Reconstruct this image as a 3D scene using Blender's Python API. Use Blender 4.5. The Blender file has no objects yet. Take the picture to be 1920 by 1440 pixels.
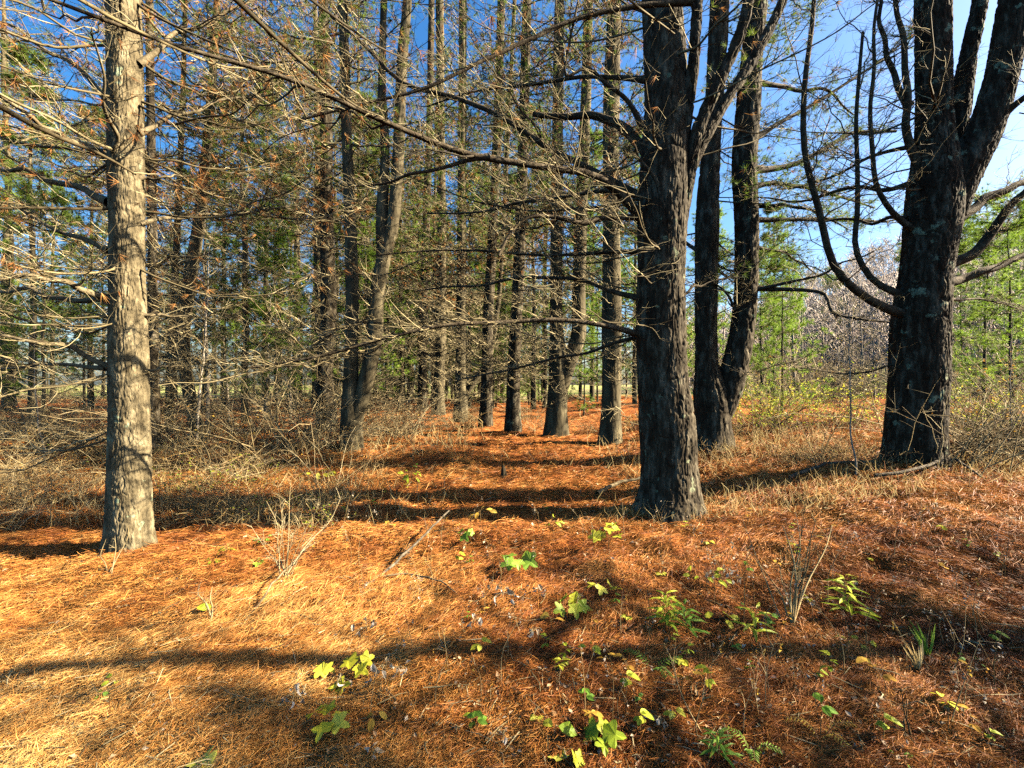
import bpy, math, random
import numpy as np
from mathutils import Vector

# ---------------------------------------------------------------- basics
sc = bpy.context.scene
COL = sc.collection
F = 853.0            # focal length in pixels of the 1920 px frame
CAMH = 1.6
rs = np.random.RandomState
PI = math.pi

def unp(px, py, Y):
    """world point seen at a photo pixel, at depth Y"""
    return np.array([(px - 960) / F * Y, Y, CAMH + (720 - py) / F * Y])

def _hash(a, seed):
    n = (a[..., 0] * 374761393 + a[..., 1] * 668265263 + a[..., 2] * 1440662683 + seed * 1013904223) & 0xFFFFFFFF
    n = ((n ^ (n >> 13)) * 1274126177) & 0xFFFFFFFF
    n = ((n ^ (n >> 15)) * 668265263) & 0xFFFFFFFF
    return ((n ^ (n >> 16)) & 0xFFFF) / 32767.5 - 1.0

def vnoise(p, seed=0):
    p = np.asarray(p, float)
    i = np.floor(p).astype(np.int64)
    f = p - i
    u = f * f * (3 - 2 * f)
    r = 0
    for dx in (0, 1):
        for dy in (0, 1):
            for dz in (0, 1):
                w = (u[..., 0] if dx else 1 - u[..., 0]) * (u[..., 1] if dy else 1 - u[..., 1]) * (u[..., 2] if dz else 1 - u[..., 2])
                r = r + w * _hash(i + np.array([dx, dy, dz]), seed)
    return r

def n2(x, y, s, seed=0):
    p = np.stack([np.asarray(x, float) * s, np.asarray(y, float) * s, np.zeros_like(np.asarray(x, float)) + .37], -1)
    return vnoise(p, seed)

def sstep(a, b, x):
    t = np.clip((np.asarray(x, float) - a) / (b - a), 0, 1)
    return t * t * (3 - 2 * t)

def gz(x, y):
    """height of the forest floor"""
    x = np.asarray(x, float); y = np.asarray(y, float)
    z = -0.11 - 0.11 * sstep(-1.5, -4.5, x) * sstep(12, 5, y)
    z = z + 0.40 * sstep(1.8, 6.0, x) * sstep(.8, 5.0, y)
    z = z + 0.26 * sstep(6.6, 10.5, y) + 0.10 * sstep(13, 26, y)
    z = z + 0.12 * sstep(-2.5, -4, x) * sstep(8, 11, y)
    near = sstep(40, 15, y)
    z = z + near * (0.05 * n2(x, y, .9, 3) + 0.05 * n2(x, y, 2.5, 5) + 0.036 * n2(x, y, 5.5, 7) + .015 * n2(x, y, 13., 8))
    for fx, fy, fh, fs in ((2.05, 6.0, .08, .8), (-4.07, 4.85, .06, .6), (6.17, 7.0, .10, 1.0), (3.95, 9.0, .08, .8)):   # needles heaped round the big trunks
        z = z + fh * np.exp(-((x - fx)**2 + (y - fy)**2) / fs**2)
    # wooded hill far behind on the right
    d = np.hypot(x, y)
    az = np.degrees(np.arctan2(x, np.maximum(y, .01)))
    z = z + 31 * sstep(40, 165, d) * sstep(14, 42, az) * (y > 0)
    return z

def hit(px, py):
    """ground point under a photo pixel"""
    Y = np.concatenate([np.arange(1.2, 40, .01)])
    X = (px - 960) / F * Y
    zr = CAMH + (720 - py) / F * Y
    k = np.argmax(zr <= gz(X, Y))
    return np.array([X[k], Y[k], gz(X[k], Y[k])])

# ---------------------------------------------------------------- mesh building
class MB:
    def __init__(s):
        s.v = []; s.f = []; s.t = []; s.n = 0
    def add(s, v, f, tint=None):
        v = np.asarray(v, np.float32).reshape(-1, 3)
        s.v.append(v); s.f.append(np.asarray(f, np.int64) + s.n)
        if tint is None: tint = np.full(len(v), .5)
        s.t.append(np.broadcast_to(np.asarray(tint, np.float32), (len(v),)) if np.ndim(tint) == 0 else np.asarray(tint, np.float32))
        s.n += len(v)
    def mesh(s, name, mat, smooth=True):
        me = bpy.data.meshes.new(name)
        if s.n:
            v = np.concatenate(s.v)
            nl = sum(f.size for f in s.f); npoly = sum(len(f) for f in s.f)
            me.vertices.add(len(v)); me.vertices.foreach_set('co', v.ravel())
            me.loops.add(nl); me.polygons.add(npoly)
            me.loops.foreach_set('vertex_index', np.concatenate([f.ravel() for f in s.f]).astype(np.int32))
            tot = np.concatenate([np.full(len(f), f.shape[1]) for f in s.f]).astype(np.int32)
            st = np.concatenate([[0], np.cumsum(tot)[:-1]]).astype(np.int32)
            me.polygons.foreach_set('loop_start', st)
            me.polygons.foreach_set('loop_total', tot)
            me.polygons.foreach_set('use_smooth', np.full(npoly, smooth))
            at = me.attributes.new('tint', 'FLOAT', 'POINT')
            at.data.foreach_set('value', np.concatenate(s.t).astype(np.float32))
            me.update(calc_edges=True)
        me.materials.append(mat)
        return me
    def obj(s, name, mat, parent=None, smooth=True):
        return link(name, s.mesh(name, mat, smooth), parent)

def link(name, me, parent=None):
    o = bpy.data.objects.new(name, me)
    COL.objects.link(o)
    if parent is not None:
        o.parent = parent
        if parent.type == 'EMPTY' and parent.get('_w'):
            o.location = -parent.location
        # sub-parts share their parent's space
    return o

def tag(o, label, cat, group=None, kind=None):
    if label: o['label'] = label
    if cat: o['category'] = cat
    if group: o['group'] = group
    if kind: o['kind'] = kind
    return o

def thing(name, loc, label, cat, group=None, rz=0, world=False):
    """an Empty at the thing's base; world=True: its parts are built in world coordinates"""
    o = bpy.data.objects.new(name, None)
    COL.objects.link(o)
    o.location = [float(c) for c in loc]
    o.rotation_euler = (0, 0, rz)
    o.empty_display_size = .1
    if world: o['_w'] = 1
    return tag(o, label, cat, group)

def norm(a):
    return a / np.maximum(np.linalg.norm(a, axis=-1, keepdims=True), 1e-9)

def tubes(mb, P, R, S=3, tint=None):
    """P (N,K,3), R (N,K): N tapered tubes"""
    P = np.asarray(P, float); N, K, _ = P.shape
    R = np.broadcast_to(np.asarray(R, float), (N, K))
    T = np.empty_like(P)
    T[:, 1:-1] = P[:, 2:] - P[:, :-2]; T[:, 0] = P[:, 1] - P[:, 0]; T[:, -1] = P[:, -1] - P[:, -2]
    T = norm(T)
    D = norm(P[:, -1] - P[:, 0])
    ref = np.where(np.abs(D[:, 2:3]) > .8, np.array([[1., 0, 0]]), np.array([[0, 0, 1.]]))
    A = norm(np.cross(T, ref[:, None, :])); B = np.cross(T, A)
    th = np.arange(S) * 2 * PI / S
    V = P[:, :, None, :] + R[:, :, None, None] * (np.cos(th)[None, None, :, None] * A[:, :, None, :] + np.sin(th)[None, None, :, None] * B[:, :, None, :])
    i = np.arange(N)[:, None, None] * K * S; k = np.arange(K - 1)[None, :, None] * S; s = np.arange(S)[None, None, :]; s2 = (s + 1) % S
    Fq = np.stack(np.broadcast_arrays(i + k + s, i + k + s2, i + k + S + s2, i + k + S + s), -1).reshape(-1, 4)
    if tint is None: tt = np.full(N * K * S, .5)
    else: tt = np.repeat(np.broadcast_to(np.asarray(tint, float), (N,)), K * S)
    mb.add(V.reshape(-1, 3), Fq, tt)

def catmull(C, n):
    C = np.asarray(C, float)
    if len(C) < 3:
        t = np.linspace(0, 1, n)[:, None]
        return C[0] * (1 - t) + C[-1] * t
    seg = np.linalg.norm(np.diff(C[:, :3], axis=0), axis=1) ** .75
    u = np.concatenate([[0], np.cumsum(seg)])
    m = np.gradient(C, u, axis=0)
    q = np.linspace(0, u[-1], n)
    j = np.clip(np.searchsorted(u, q, 'right') - 1, 0, len(u) - 2)
    h = (u[j + 1] - u[j])[:, None]; t = ((q - u[j])[:, None]) / h
    return ((2 * t**3 - 3 * t**2 + 1) * C[j] + (t**3 - 2 * t**2 + t) * h * m[j] + (-2 * t**3 + 3 * t**2) * C[j + 1] + (t**3 - t**2) * h * m[j + 1])

def blades(mb, base, d, length, width, rng, tint, curl=.15, seg=1):
    """N tapered blades (needles, grass)"""
    N = len(base)
    d = norm(d)
    side = norm(np.cross(d, rng.normal(size=(N, 3))))
    nrm = np.cross(d, side)
    L = np.broadcast_to(length, (N,))[:, None]; W = np.broadcast_to(width, (N,))[:, None]
    tint = np.broadcast_to(tint, (N,))
    if seg == 1:
        V = np.stack([base - side * W / 2, base + side * W / 2, base + d * L], 1)
        mb.add(V.reshape(-1, 3), np.arange(3 * N).reshape(N, 3), np.repeat(tint, 3))
    else:
        c = (rng.uniform(-1, 1, (N, 1)) * curl) * L
        mid = base + d * L * .5 + nrm * c; tip = base + d * L
        V = np.stack([base - side * W * .35, base + side * W * .35, mid - side * W / 2, mid + side * W / 2, tip - side * W * .2, tip + side * W * .2], 1)
        o = np.arange(N)[:, None] * 6
        f = np.concatenate([o + [0, 1, 3, 2], o + [2, 3, 5, 4]])
        mb.add(V.reshape(-1, 3), f, np.repeat(tint, 6))

# ---------------------------------------------------------------- materials
def new_mat(name):
    m = bpy.data.materials.new(name); m.use_nodes = True
    nt = m.node_tree; nt.nodes.clear()
    return m, nt, nt.nodes, nt.links

def ramp(nd, cols):
    r = nd.new('ShaderNodeValToRGB')
    e = r.color_ramp.elements
    while len(e) < len(cols): e.new(.5)
    for k, c in enumerate(cols):
        if len(c) == 4: e[k].position = c[0]; c = c[1:]
        else: e[k].position = k / (len(cols) - 1)
        e[k].color = (*c, 1)
    return r

def tint_mat(name, cols, trans=0.0, rough=.8, spec=.15, objrand=.0):
    """colour picked along a ramp by each blade's / leaf's own tint"""
    m, nt, nd, lk = new_mat(name)
    out = nd.new('ShaderNodeOutputMaterial')
    a = nd.new('ShaderNodeAttribute'); a.attribute_name = 'tint'
    fac = a.outputs['Fac']
    if objrand:
        oi = nd.new('ShaderNodeObjectInfo')
        mu = nd.new('ShaderNodeMath'); mu.operation = 'MULTIPLY_ADD'
        lk.new(oi.outputs['Random'], mu.inputs[0]); mu.inputs[1].default_value = objrand; lk.new(fac, mu.inputs[2])
        fac = mu.outputs[0]
    r = ramp(nd, cols); lk.new(fac, r.inputs['Fac'])
    p = nd.new('ShaderNodeBsdfPrincipled'); p.inputs['Roughness'].default_value = rough
    p.inputs['Specular IOR Level'].default_value = spec
    lk.new(r.outputs['Color'], p.inputs['Base Color'])
    sh = p.outputs[0]
    if trans:
        t = nd.new('ShaderNodeBsdfTranslucent'); lk.new(r.outputs['Color'], t.inputs['Color'])
        mx = nd.new('ShaderNodeMixShader'); mx.inputs[0].default_value = trans
        lk.new(sh, mx.inputs[1]); lk.new(t.outputs[0], mx.inputs[2]); sh = mx.outputs[0]
    lk.new(sh, out.inputs['Surface'])
    return m

def bark_mat(name, dark, mid, pale, lichen=None, scale=9., bump=.5, stretch=.22, lich_amt=.62):
    m, nt, nd, lk = new_mat(name)
    out = nd.new('ShaderNodeOutputMaterial')
    tc = nd.new('ShaderNodeTexCoord')
    mp = nd.new('ShaderNodeMapping'); mp.inputs['Scale'].default_value = (1, 1, stretch)
    lk.new(tc.outputs['Object'], mp.inputs['Vector'])
    n1 = nd.new('ShaderNodeTexNoise'); n1.inputs['Scale'].default_value = scale; n1.inputs['Detail'].default_value = 6; n1.inputs['Roughness'].default_value = .65
    lk.new(mp.outputs[0], n1.inputs['Vector'])
    r = ramp(nd, [(.25, *dark), (.5, *mid), (.75, *pale)]); lk.new(n1.outputs['Fac'], r.inputs['Fac'])
    col = r.outputs['Color']
    if lichen:
        n3 = nd.new('ShaderNodeTexNoise'); n3.inputs['Scale'].default_value = 5.5; n3.inputs['Detail'].default_value = 5; n3.inputs['Roughness'].default_value = .6
        lk.new(tc.outputs['Object'], n3.inputs['Vector'])
        r3 = ramp(nd, [(lich_amt, 0, 0, 0), (lich_amt + .05, .8, .8, .8)]); lk.new(n3.outputs['Fac'], r3.inputs['Fac'])
        mx = nd.new('ShaderNodeMixRGB'); mx.inputs['Color2'].default_value = (*lichen, 1)
        lk.new(r3.outputs['Color'], mx.inputs['Fac']); lk.new(col, mx.inputs['Color1']); col = mx.outputs[0]
    p = nd.new('ShaderNodeBsdfPrincipled'); p.inputs['Roughness'].default_value = .9; p.inputs['Specular IOR Level'].default_value = .1
    lk.new(col, p.inputs['Base Color'])
    n2_ = nd.new('ShaderNodeTexNoise'); n2_.inputs['Scale'].default_value = scale * 3.2; n2_.inputs['Detail'].default_value = 5
    lk.new(mp.outputs[0], n2_.inputs['Vector'])
    b = nd.new('ShaderNodeBump'); b.inputs['Strength'].default_value = bump; b.inputs['Distance'].default_value = .02
    lk.new(n2_.outputs['Fac'], b.inputs['Height']); lk.new(b.outputs[0], p.inputs['Normal'])
    lk.new(p.outputs[0], out.inputs['Surface'])
    return m

M = {}
M['bark'] = bark_mat('furrowed_bark', (.008, .005, .003), (.042, .032, .019), (.20, .165, .11), (.22, .24, .14), 11, .8, .3, .64)
M['bark_lichen'] = bark_mat('lichened_bark', (.008, .005, .003), (.036, .027, .016), (.17, .138, .092), (.26, .28, .17), 11, .8, .3, .60)
M['bark_pale'] = bark_mat('pale_bark', (.02, .015, .008), (.125, .098, .054), (.31, .25, .145), (.24, .29, .18), 13, 1.0, .35, .63)
M['bark_far'] = bark_mat('stand_bark', (.02, .016, .009), (.08, .064, .036), (.21, .172, .097), None, 7, .6)
M['bark_grey'] = bark_mat('grey_hardwood_bark', (.14, .11, .075), (.29, .24, .175), (.44, .38, .29), None, 6, .3)
M['limb'] = bark_mat('limb_bark', (.03, .023, .016), (.09, .072, .05), (.20, .165, .115), None, 14, .4, 1)
M['limb_shaded'] = bark_mat('shaded_limb_bark', (.018, .012, .007), (.06, .044, .026), (.16, .127, .08), None, 16, .5, .8)  # limb bark darkened: the shade on the limbs is put into its colour
M['limb_pale'] = bark_mat('pale_limb_bark', (.05, .037, .02), (.14, .108, .06), (.26, .21, .125), None, 14, .3, 1)
M['twig'] = tint_mat('dead_twigs', [(.035, .026, .014), (.17, .13, .062), (.48, .39, .21)])
M['cane'] = tint_mat('bramble_canes', [(.05, .024, .010), (.22, .135, .052), (.50, .37, .17)])
M['cane_pale'] = tint_mat('pale_shrub_stems', [(.09, .058, .026), (.26, .19, .088), (.50, .40, .22)])
M['green'] = tint_mat('pine_needles', [(.05, .095, .014), (.13, .20, .026), (.27, .32, .05)], .35, .6)
M['lime'] = tint_mat('young_pine_needles', [(.07, .14, .018), (.18, .30, .03), (.34, .44, .06)], .4, .6)
M['rust'] = tint_mat('dead_needles', [(.15, .052, .014), (.36, .15, .042), (.52, .29, .10)], .25)
M['olive'] = tint_mat('fading_needles', [(.07, .075, .018), (.20, .16, .04), (.36, .24, .08)], .3)
M['litter'] = tint_mat('pine_straw', [(.06, .014, .004), (.25, .076, .014), (.51, .21, .043), (.67, .36, .10), (.76, .52, .20)], .12, .6, .25)
M['dryleaf'] = tint_mat('dry_leaves', [(.12, .05, .02), (.28, .15, .06), (.45, .31, .18), (.62, .52, .38)], .2)
M['straw'] = tint_mat('dry_grass_blades', [(.28, .17, .06), (.47, .34, .14), (.62, .50, .25)], .3)
M['yellow'] = tint_mat('yellow_leaves', [(.34, .32, .02), (.56, .54, .04), (.68, .66, .12)], .45, .5, .25)
M['ygreen'] = tint_mat('yellow_green_leaves', [(.13, .24, .02), (.34, .42, .03), (.60, .58, .06)], .45, .5, .25)
M['leafgreen'] = tint_mat('green_leaves', [(.07, .16, .015), (.17, .31, .03), (.32, .43, .06)], .4, .5, .25)
M['greyleaf'] = tint_mat('withered_leaves', [(.16, .10, .06), (.36, .28, .19), (.60, .53, .43)], .2)
M['ochre'] = tint_mat('ochre_leaves', [(.28, .13, .02), (.48, .28, .04), (.62, .46, .09)], .4)
M['haze_twig'] = tint_mat('bare_woods_twigs', [(.26, .19, .14), (.42, .33, .27), (.60, .51, .43)])

def ground_mat():
    m, nt, nd, lk = new_mat('forest_floor')
    out = nd.new('ShaderNodeOutputMaterial')
    ge = nd.new('ShaderNodeNewGeometry')
    n1 = nd.new('ShaderNodeTexNoise'); n1.inputs['Scale'].default_value = 5; n1.inputs['Detail'].default_value = 9; n1.inputs['Roughness'].default_value = .75
    lk.new(ge.outputs['Position'], n1.inputs['Vector'])
    r = ramp(nd, [(.3, .06, .017, .006), (.45, .20, .06, .016), (.6, .38, .135, .034), (.75, .52, .26, .09)])
    lk.new(n1.outputs['Fac'], r.inputs['Fac'])
    # open field and hillside beyond the stand
    sx = nd.new('ShaderNodeSeparateXYZ'); lk.new(ge.outputs['Position'], sx.inputs[0])
    mr = nd.new('ShaderNodeMapRange'); mr.inputs['From Min'].default_value = 34; mr.inputs['From Max'].default_value = 42
    lk.new(sx.outputs['Y'], mr.inputs['Value'])
    nf = nd.new('ShaderNodeTexNoise'); nf.inputs['Scale'].default_value = .12; nf.inputs['Detail'].default_value = 6
    lk.new(ge.outputs['Position'], nf.inputs['Vector'])
    rf = ramp(nd, [(.35, .30, .21, .13), (.5, .26, .24, .08), (.62, .16, .24, .05)]); lk.new(nf.outputs['Fac'], rf.inputs['Fac'])
    rh = nd.new('ShaderNodeMixRGB'); rh.inputs['Color2'].default_value = (.24, .17, .13, 1)
    mz = nd.new('ShaderNodeMapRange'); mz.inputs['From Min'].default_value = 1.5; mz.inputs['From Max'].default_value = 5
    lk.new(sx.outputs['Z'], mz.inputs['Value']); lk.new(mz.outputs[0], rh.inputs['Fac']); lk.new(rf.outputs['Color'], rh.inputs['Color1'])
    mx = nd.new('ShaderNodeMixRGB'); lk.new(mr.outputs[0], mx.inputs['Fac']); lk.new(r.outputs['Color'], mx.inputs['Color1']); lk.new(rh.outputs[0], mx.inputs['Color2'])
    p = nd.new('ShaderNodeBsdfPrincipled'); p.inputs['Roughness'].default_value = .95; p.inputs['Specular IOR Level'].default_value = .05
    lk.new(mx.outputs[0], p.inputs['Base Color'])
    n2_ = nd.new('ShaderNodeTexNoise'); n2_.inputs['Scale'].default_value = 40; n2_.inputs['Detail'].default_value = 4
    lk.new(ge.outputs['Position'], n2_.inputs['Vector'])
    b = nd.new('ShaderNodeBump'); b.inputs['Strength'].default_value = .7; b.inputs['Distance'].default_value = .03
    lk.new(n2_.outputs['Fac'], b.inputs['Height']); lk.new(b.outputs[0], p.inputs['Normal'])
    lk.new(p.outputs[0], out.inputs['Surface'])
    return m

# ---------------------------------------------------------------- ground sheet
def axis(lo, hi, step, far, g=1.13):
    a = list(np.arange(lo, hi + step * .5, step))
    s = step
    while a[-1] < far: s *= g; a.append(a[-1] + s)
    s = step
    b = []
    x = lo
    while x > -far: s *= g; x -= s; b.append(x)
    return np.array(b[::-1] + a)
gx = axis(-8, 8, .045, 420); gy = axis(.8, 11, .045, 420)
gy = gy[gy > -60]
XX, YY = np.meshgrid(gx, gy)
g = MB()
nx, ny = len(gx), len(gy)
idx = np.arange(nx * ny).reshape(ny, nx)
g.add(np.stack([XX, YY, gz(XX, YY)], -1), np.stack([idx[:-1, :-1], idx[:-1, 1:], idx[1:, 1:], idx[1:, :-1]], -1).reshape(-1, 4))
tag(g.obj('ground', ground_mat()), 'forest floor of rust orange pine straw', None, kind='structure')

# ---------------------------------------------------------------- pine straw, leaves and grass on the floor
def screen_scatter(n, rng, y0=775, y1=1520, x0=-120, x1=2040):
    """ground points whose density falls off with distance"""
    px = rng.uniform(x0, x1, n); py = y0 + (y1 - y0) * rng.uniform(0, 1, n)
    Y = CAMH * F / np.maximum(py - 720, 40)
    for _ in range(8):
        X = (px - 960) / F * Y
        Y = Y * .4 + .6 * np.clip((CAMH - gz(X, Y)) * F / np.maximum(py - 720, 12), .9, 40)
    X = (px - 960) / F * Y
    return X, Y

rng = rs(11)
NL = 460000
X, Y = screen_scatter(NL, rng)
flow = 1.1 * n2(X, Y, .55, 21) * PI + rng.normal(0, .7, NL)
flow = np.where(rng.uniform(size=NL) < .35, rng.uniform(0, 2 * PI, NL), flow)
el = np.abs(rng.normal(0, .16, NL)) * np.where(rng.uniform(size=NL) < .08, 3, 1)
d = np.stack([np.cos(flow) * np.cos(el), np.sin(flow) * np.cos(el), np.sin(el)], -1)
sc_ = np.clip(Y / 3.2, .8, 4.0)
L = rng.uniform(.04, .105, NL) * np.clip(sc_, .9, 2.6)
W = rng.uniform(.0016, .0030, NL) * sc_
h = rng.uniform(-.004, .022, NL)
patch = .5 + .5 * n2(X, Y, 1.1, 31)
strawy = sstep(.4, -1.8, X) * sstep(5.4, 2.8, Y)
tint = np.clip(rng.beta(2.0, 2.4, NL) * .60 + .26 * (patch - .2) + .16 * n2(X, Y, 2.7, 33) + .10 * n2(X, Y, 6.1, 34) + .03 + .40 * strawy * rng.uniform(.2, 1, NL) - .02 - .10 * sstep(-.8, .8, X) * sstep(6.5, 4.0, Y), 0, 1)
lm = MB()
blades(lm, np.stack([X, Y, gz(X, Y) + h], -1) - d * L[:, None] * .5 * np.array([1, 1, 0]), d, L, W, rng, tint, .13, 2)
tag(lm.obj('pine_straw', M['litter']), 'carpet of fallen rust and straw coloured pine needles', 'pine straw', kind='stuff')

def leaf_quads(mb, c, n_, size, rng, tint, curl=.35):
    """curled dry leaves: 2x2 bent patches"""
    N = len(c)
    n_ = norm(n_)
    a = norm(np.cross(n_, rng.normal(size=(N, 3)))); b = np.cross(n_, a)
    s = np.broadcast_to(size, (N,))[:, None]
    cu = rng.uniform(.1, 1, (N, 1)) * curl * s
    V = np.stack([c - a * s * .6, c - b * s * .32 + n_ * cu, c + b * s * .32 + n_ * cu, c + a * s * .6 + n_ * cu * .4, c], 1)
    o = np.arange(N)[:, None] * 5
    mb.add(V.reshape(-1, 3), np.concatenate([o + [0, 4, 1], o + [0, 2, 4], o + [4, 3, 1], o + [4, 2, 3]]), np.repeat(np.broadcast_to(tint, (N,)), 5))

NLf = 5200
X, Y = screen_scatter(NLf, rng, 800)
keep = rng.uniform(size=NLf) < .25 + .75 * sstep(-1.2, .8, X)
X, Y = X[keep], Y[keep]; N = len(X)
lm = MB()
leaf_quads(lm, np.stack([X, Y, gz(X, Y) + rng.uniform(.008, .03, N)], -1), np.array([0, 0, 1.]) + rng.normal(0, .5, (N, 3)),
           rng.uniform(.012, .045, N) * np.clip(Y / 4, .8, 2), rng, rng.beta(1.6, 1.8, N))
tag(lm.obj('fallen_leaves', M['dryleaf'], smooth=False), 'small dry curled leaves scattered over the pine straw', 'leaves', kind='stuff')

NLf = 5000
X, Y = screen_scatter(NLf, rng, 800)
lm = MB()
leaf_quads(lm, np.stack([X, Y, gz(X, Y) + rng.uniform(.01, .03, NLf)], -1), np.array([0, 0, 1.]) + rng.normal(0, .35, (NLf, 3)),
           rng.uniform(.008, .03, NLf) * np.clip(Y / 4, .8, 2), rng, rng.beta(1.3, 2.2, NLf), .2)
tag(lm.obj('bark_flakes', M['twig'], smooth=False), 'grey brown bark flakes scattered through the pine straw', 'bark flakes', kind='stuff')

# dry grass and low weeds on the floor in the middle distance
N = 44000
X, Y = screen_scatter(N, rng, 785, 1000, -100, 2040)
dens = (.5 + .5 * n2(X, Y, .7, 41))
clear = sstep(0, 1.2, np.abs(X - (.1 * Y - .4)) - .10 * Y)      # the open lane down the middle
keep = (rng.uniform(size=N) < dens ** 2 * (.06 + .94 * clear)) & (Y > 5.5)
X, Y = X[keep], Y[keep]; N = len(X)
lm = MB()
d = np.stack([rng.normal(0, .55, N), rng.normal(0, .55, N), np.ones(N)], -1)
blades(lm, np.stack([X, Y, gz(X, Y)], -1), d, rng.uniform(.08, .42, N) * np.clip(Y / 9, .7, 1.4), rng.uniform(.004, .008, N) * np.clip(Y / 7, .8, 2.5), rng, rng.beta(2, 2, N), .3, 2)
tag(lm.obj('dry_grass', M['straw']), 'sparse straw coloured dry grass beside the clearing', 'grass', kind='stuff')

# twig litter
N = 2000
X, Y = screen_scatter(N, rng, 800)
a = rng.uniform(0, 2 * PI, N); L = rng.uniform(.08, .35, N)
t = np.linspace(-.5, .5, 4)
P = np.stack([X, Y, gz(X, Y) + .012], -1)[:, None, :] + (L[:, None] * t)[:, :, None] * np.stack([np.cos(a), np.sin(a), rng.normal(0, .08, N)], -1)[:, None, :]
P += rng.normal(0, .008, P.shape)
lm = MB(); tubes(lm, P, rng.uniform(.0015, .0035, N)[:, None] * np.clip(Y / 5, 1, 2)[:, None] * np.array([1, 1, .8, .4]), 4, rng.uniform(0, 1, N))
tag(lm.obj('twig_litter', M['twig']), 'short dead twigs lying in the pine straw', 'twigs', kind='stuff')

# ---------------------------------------------------------------- trunks
def trunk_surface(mb, path, rad, S, bark, rng, flare=.0, seed=0, freq=11., stretch=.28, lobes=5):
    """path (K,3), rad (K,): a trunk whose bark plates are real relief"""
    K = len(path)
    T = norm(np.gradient(path, axis=0))
    A = norm(np.cross(T, np.array([0, 1., 0]))); B = np.cross(T, A)
    th = np.arange(S) * 2 * PI / S
    r = rad[:, None] * np.ones((1, S))
    arc = np.concatenate([[0], np.cumsum(np.linalg.norm(np.diff(path, axis=0), axis=1))])
    if flare:
        ph = rng.uniform(0, 6.28)
        r = r * (1 + flare * np.exp(-arc / .26)[:, None] * (.35 + .65 * np.cos(lobes * th + ph + .8 * np.sin(2 * th))[None, :]))
    ct = np.stack(np.broadcast_arrays(np.cos(th)[None, :] * r, np.sin(th)[None, :] * r, arc[:, None]), -1)
    r = r * (1 + .05 * vnoise(ct * np.array([2.5, 2.5, 1.2]), seed + 9))
    q = ct * np.array([freq, freq, freq * stretch])
    q = q + .6 * np.stack([vnoise(q * 1.3 + 7, seed + 1), vnoise(q * 1.3 + 17, seed + 2), np.zeros_like(q[..., 0])], -1)
    n = np.abs(vnoise(q, seed + 3)); m = np.abs(vnoise(q * 2.1 + 5, seed + 4))
    plate = sstep(0, .22, n) * .7 + sstep(0, .25, m) * .3
    r = r + bark * (plate - .7) + bark * .25 * vnoise(q * 4, seed + 5)
    V = path[:, None, :] + r[..., None] * (np.cos(th)[None, :, None] * A[:, None, :] + np.sin(th)[None, :, None] * B[:, None, :])
    k = np.arange(K - 1)[:, None] * S; s = np.arange(S)[None, :]; s2 = (s + 1) % S
    mb.add(V.reshape(-1, 3), np.stack(np.broadcast_arrays(k + s, k + s2, k + S + s2, k + S + s), -1).reshape(-1, 4), plate.ravel())

def px_path(pts, Y, top=None, dY=0.0):
    """photo outline points (x, y, width) at depth Y -> rows x, y, z, radius; top: (height, radius) to run on to above the frame"""
    rows = []
    n = len(pts)
    for i, p in enumerate(pts):
        yy = Y + dY * i / max(n - 1, 1)
        c = unp(p[0], p[1], yy)
        th = math.atan2(p[0] - 960, F)
        rows.append([*c, p[2] / 2 / F * yy * math.cos(th)])
    if top:
        a, b = np.array(rows[-2]), np.array(rows[-1])
        s = (b - a)[:3] / max(b[2] - a[2], .1)
        rem = top[0] - b[2]
        for f in (.33, .66, 1.):
            q = b[:3] + np.array([s[0] * .5, s[1] * .5, 1]) * rem * f
            rows.append([*q, b[3] + (top[1] - b[3]) * f])
    return np.array(rows)

# ---------------------------------------------------------------- branches
def interp(paths, t):
    """paths (N,K,3), t (N,M) in 0..1 -> points and tangents (N,M,3)"""
    N, K, _ = paths.shape
    u = np.clip(t, 0, .9999) * (K - 1); j = u.astype(int); f = (u - j)[..., None]
    i = np.arange(N)[:, None]
    a = paths[i, j]; b = paths[i, j + 1]
    return a * (1 - f) + b * f, norm(b - a)

def random_limbs(rng, base, az, L, pitch, K=9, sag=.12, lift=.15, wig=.05):
    """gently sagging limbs that turn up at the ends"""
    N = len(base)
    s = np.linspace(0, 1, K)[None, :]
    p = pitch[:, None]
    hx = np.cos(p) * s * L[:, None]
    z = (np.sin(p) * s + lift * rng.uniform(.2, 1.6, (N, 1)) * s**2.5 - sag * rng.uniform(.3, 1.5, (N, 1)) * np.sin(s * PI)) * L[:, None]
    bend = rng.normal(0, .22, (N, 1)) * s**2 * L[:, None]
    ca, sa = np.cos(az)[:, None], np.sin(az)[:, None]
    P = np.stack([ca * hx - sa * bend, sa * hx + ca * bend, z], -1)
    w = rng.normal(0, wig, (N, K, 3)) * L[:, None, None] * .35 * (s[..., None] > 0)
    return base[:, None, :] + P + w

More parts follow.
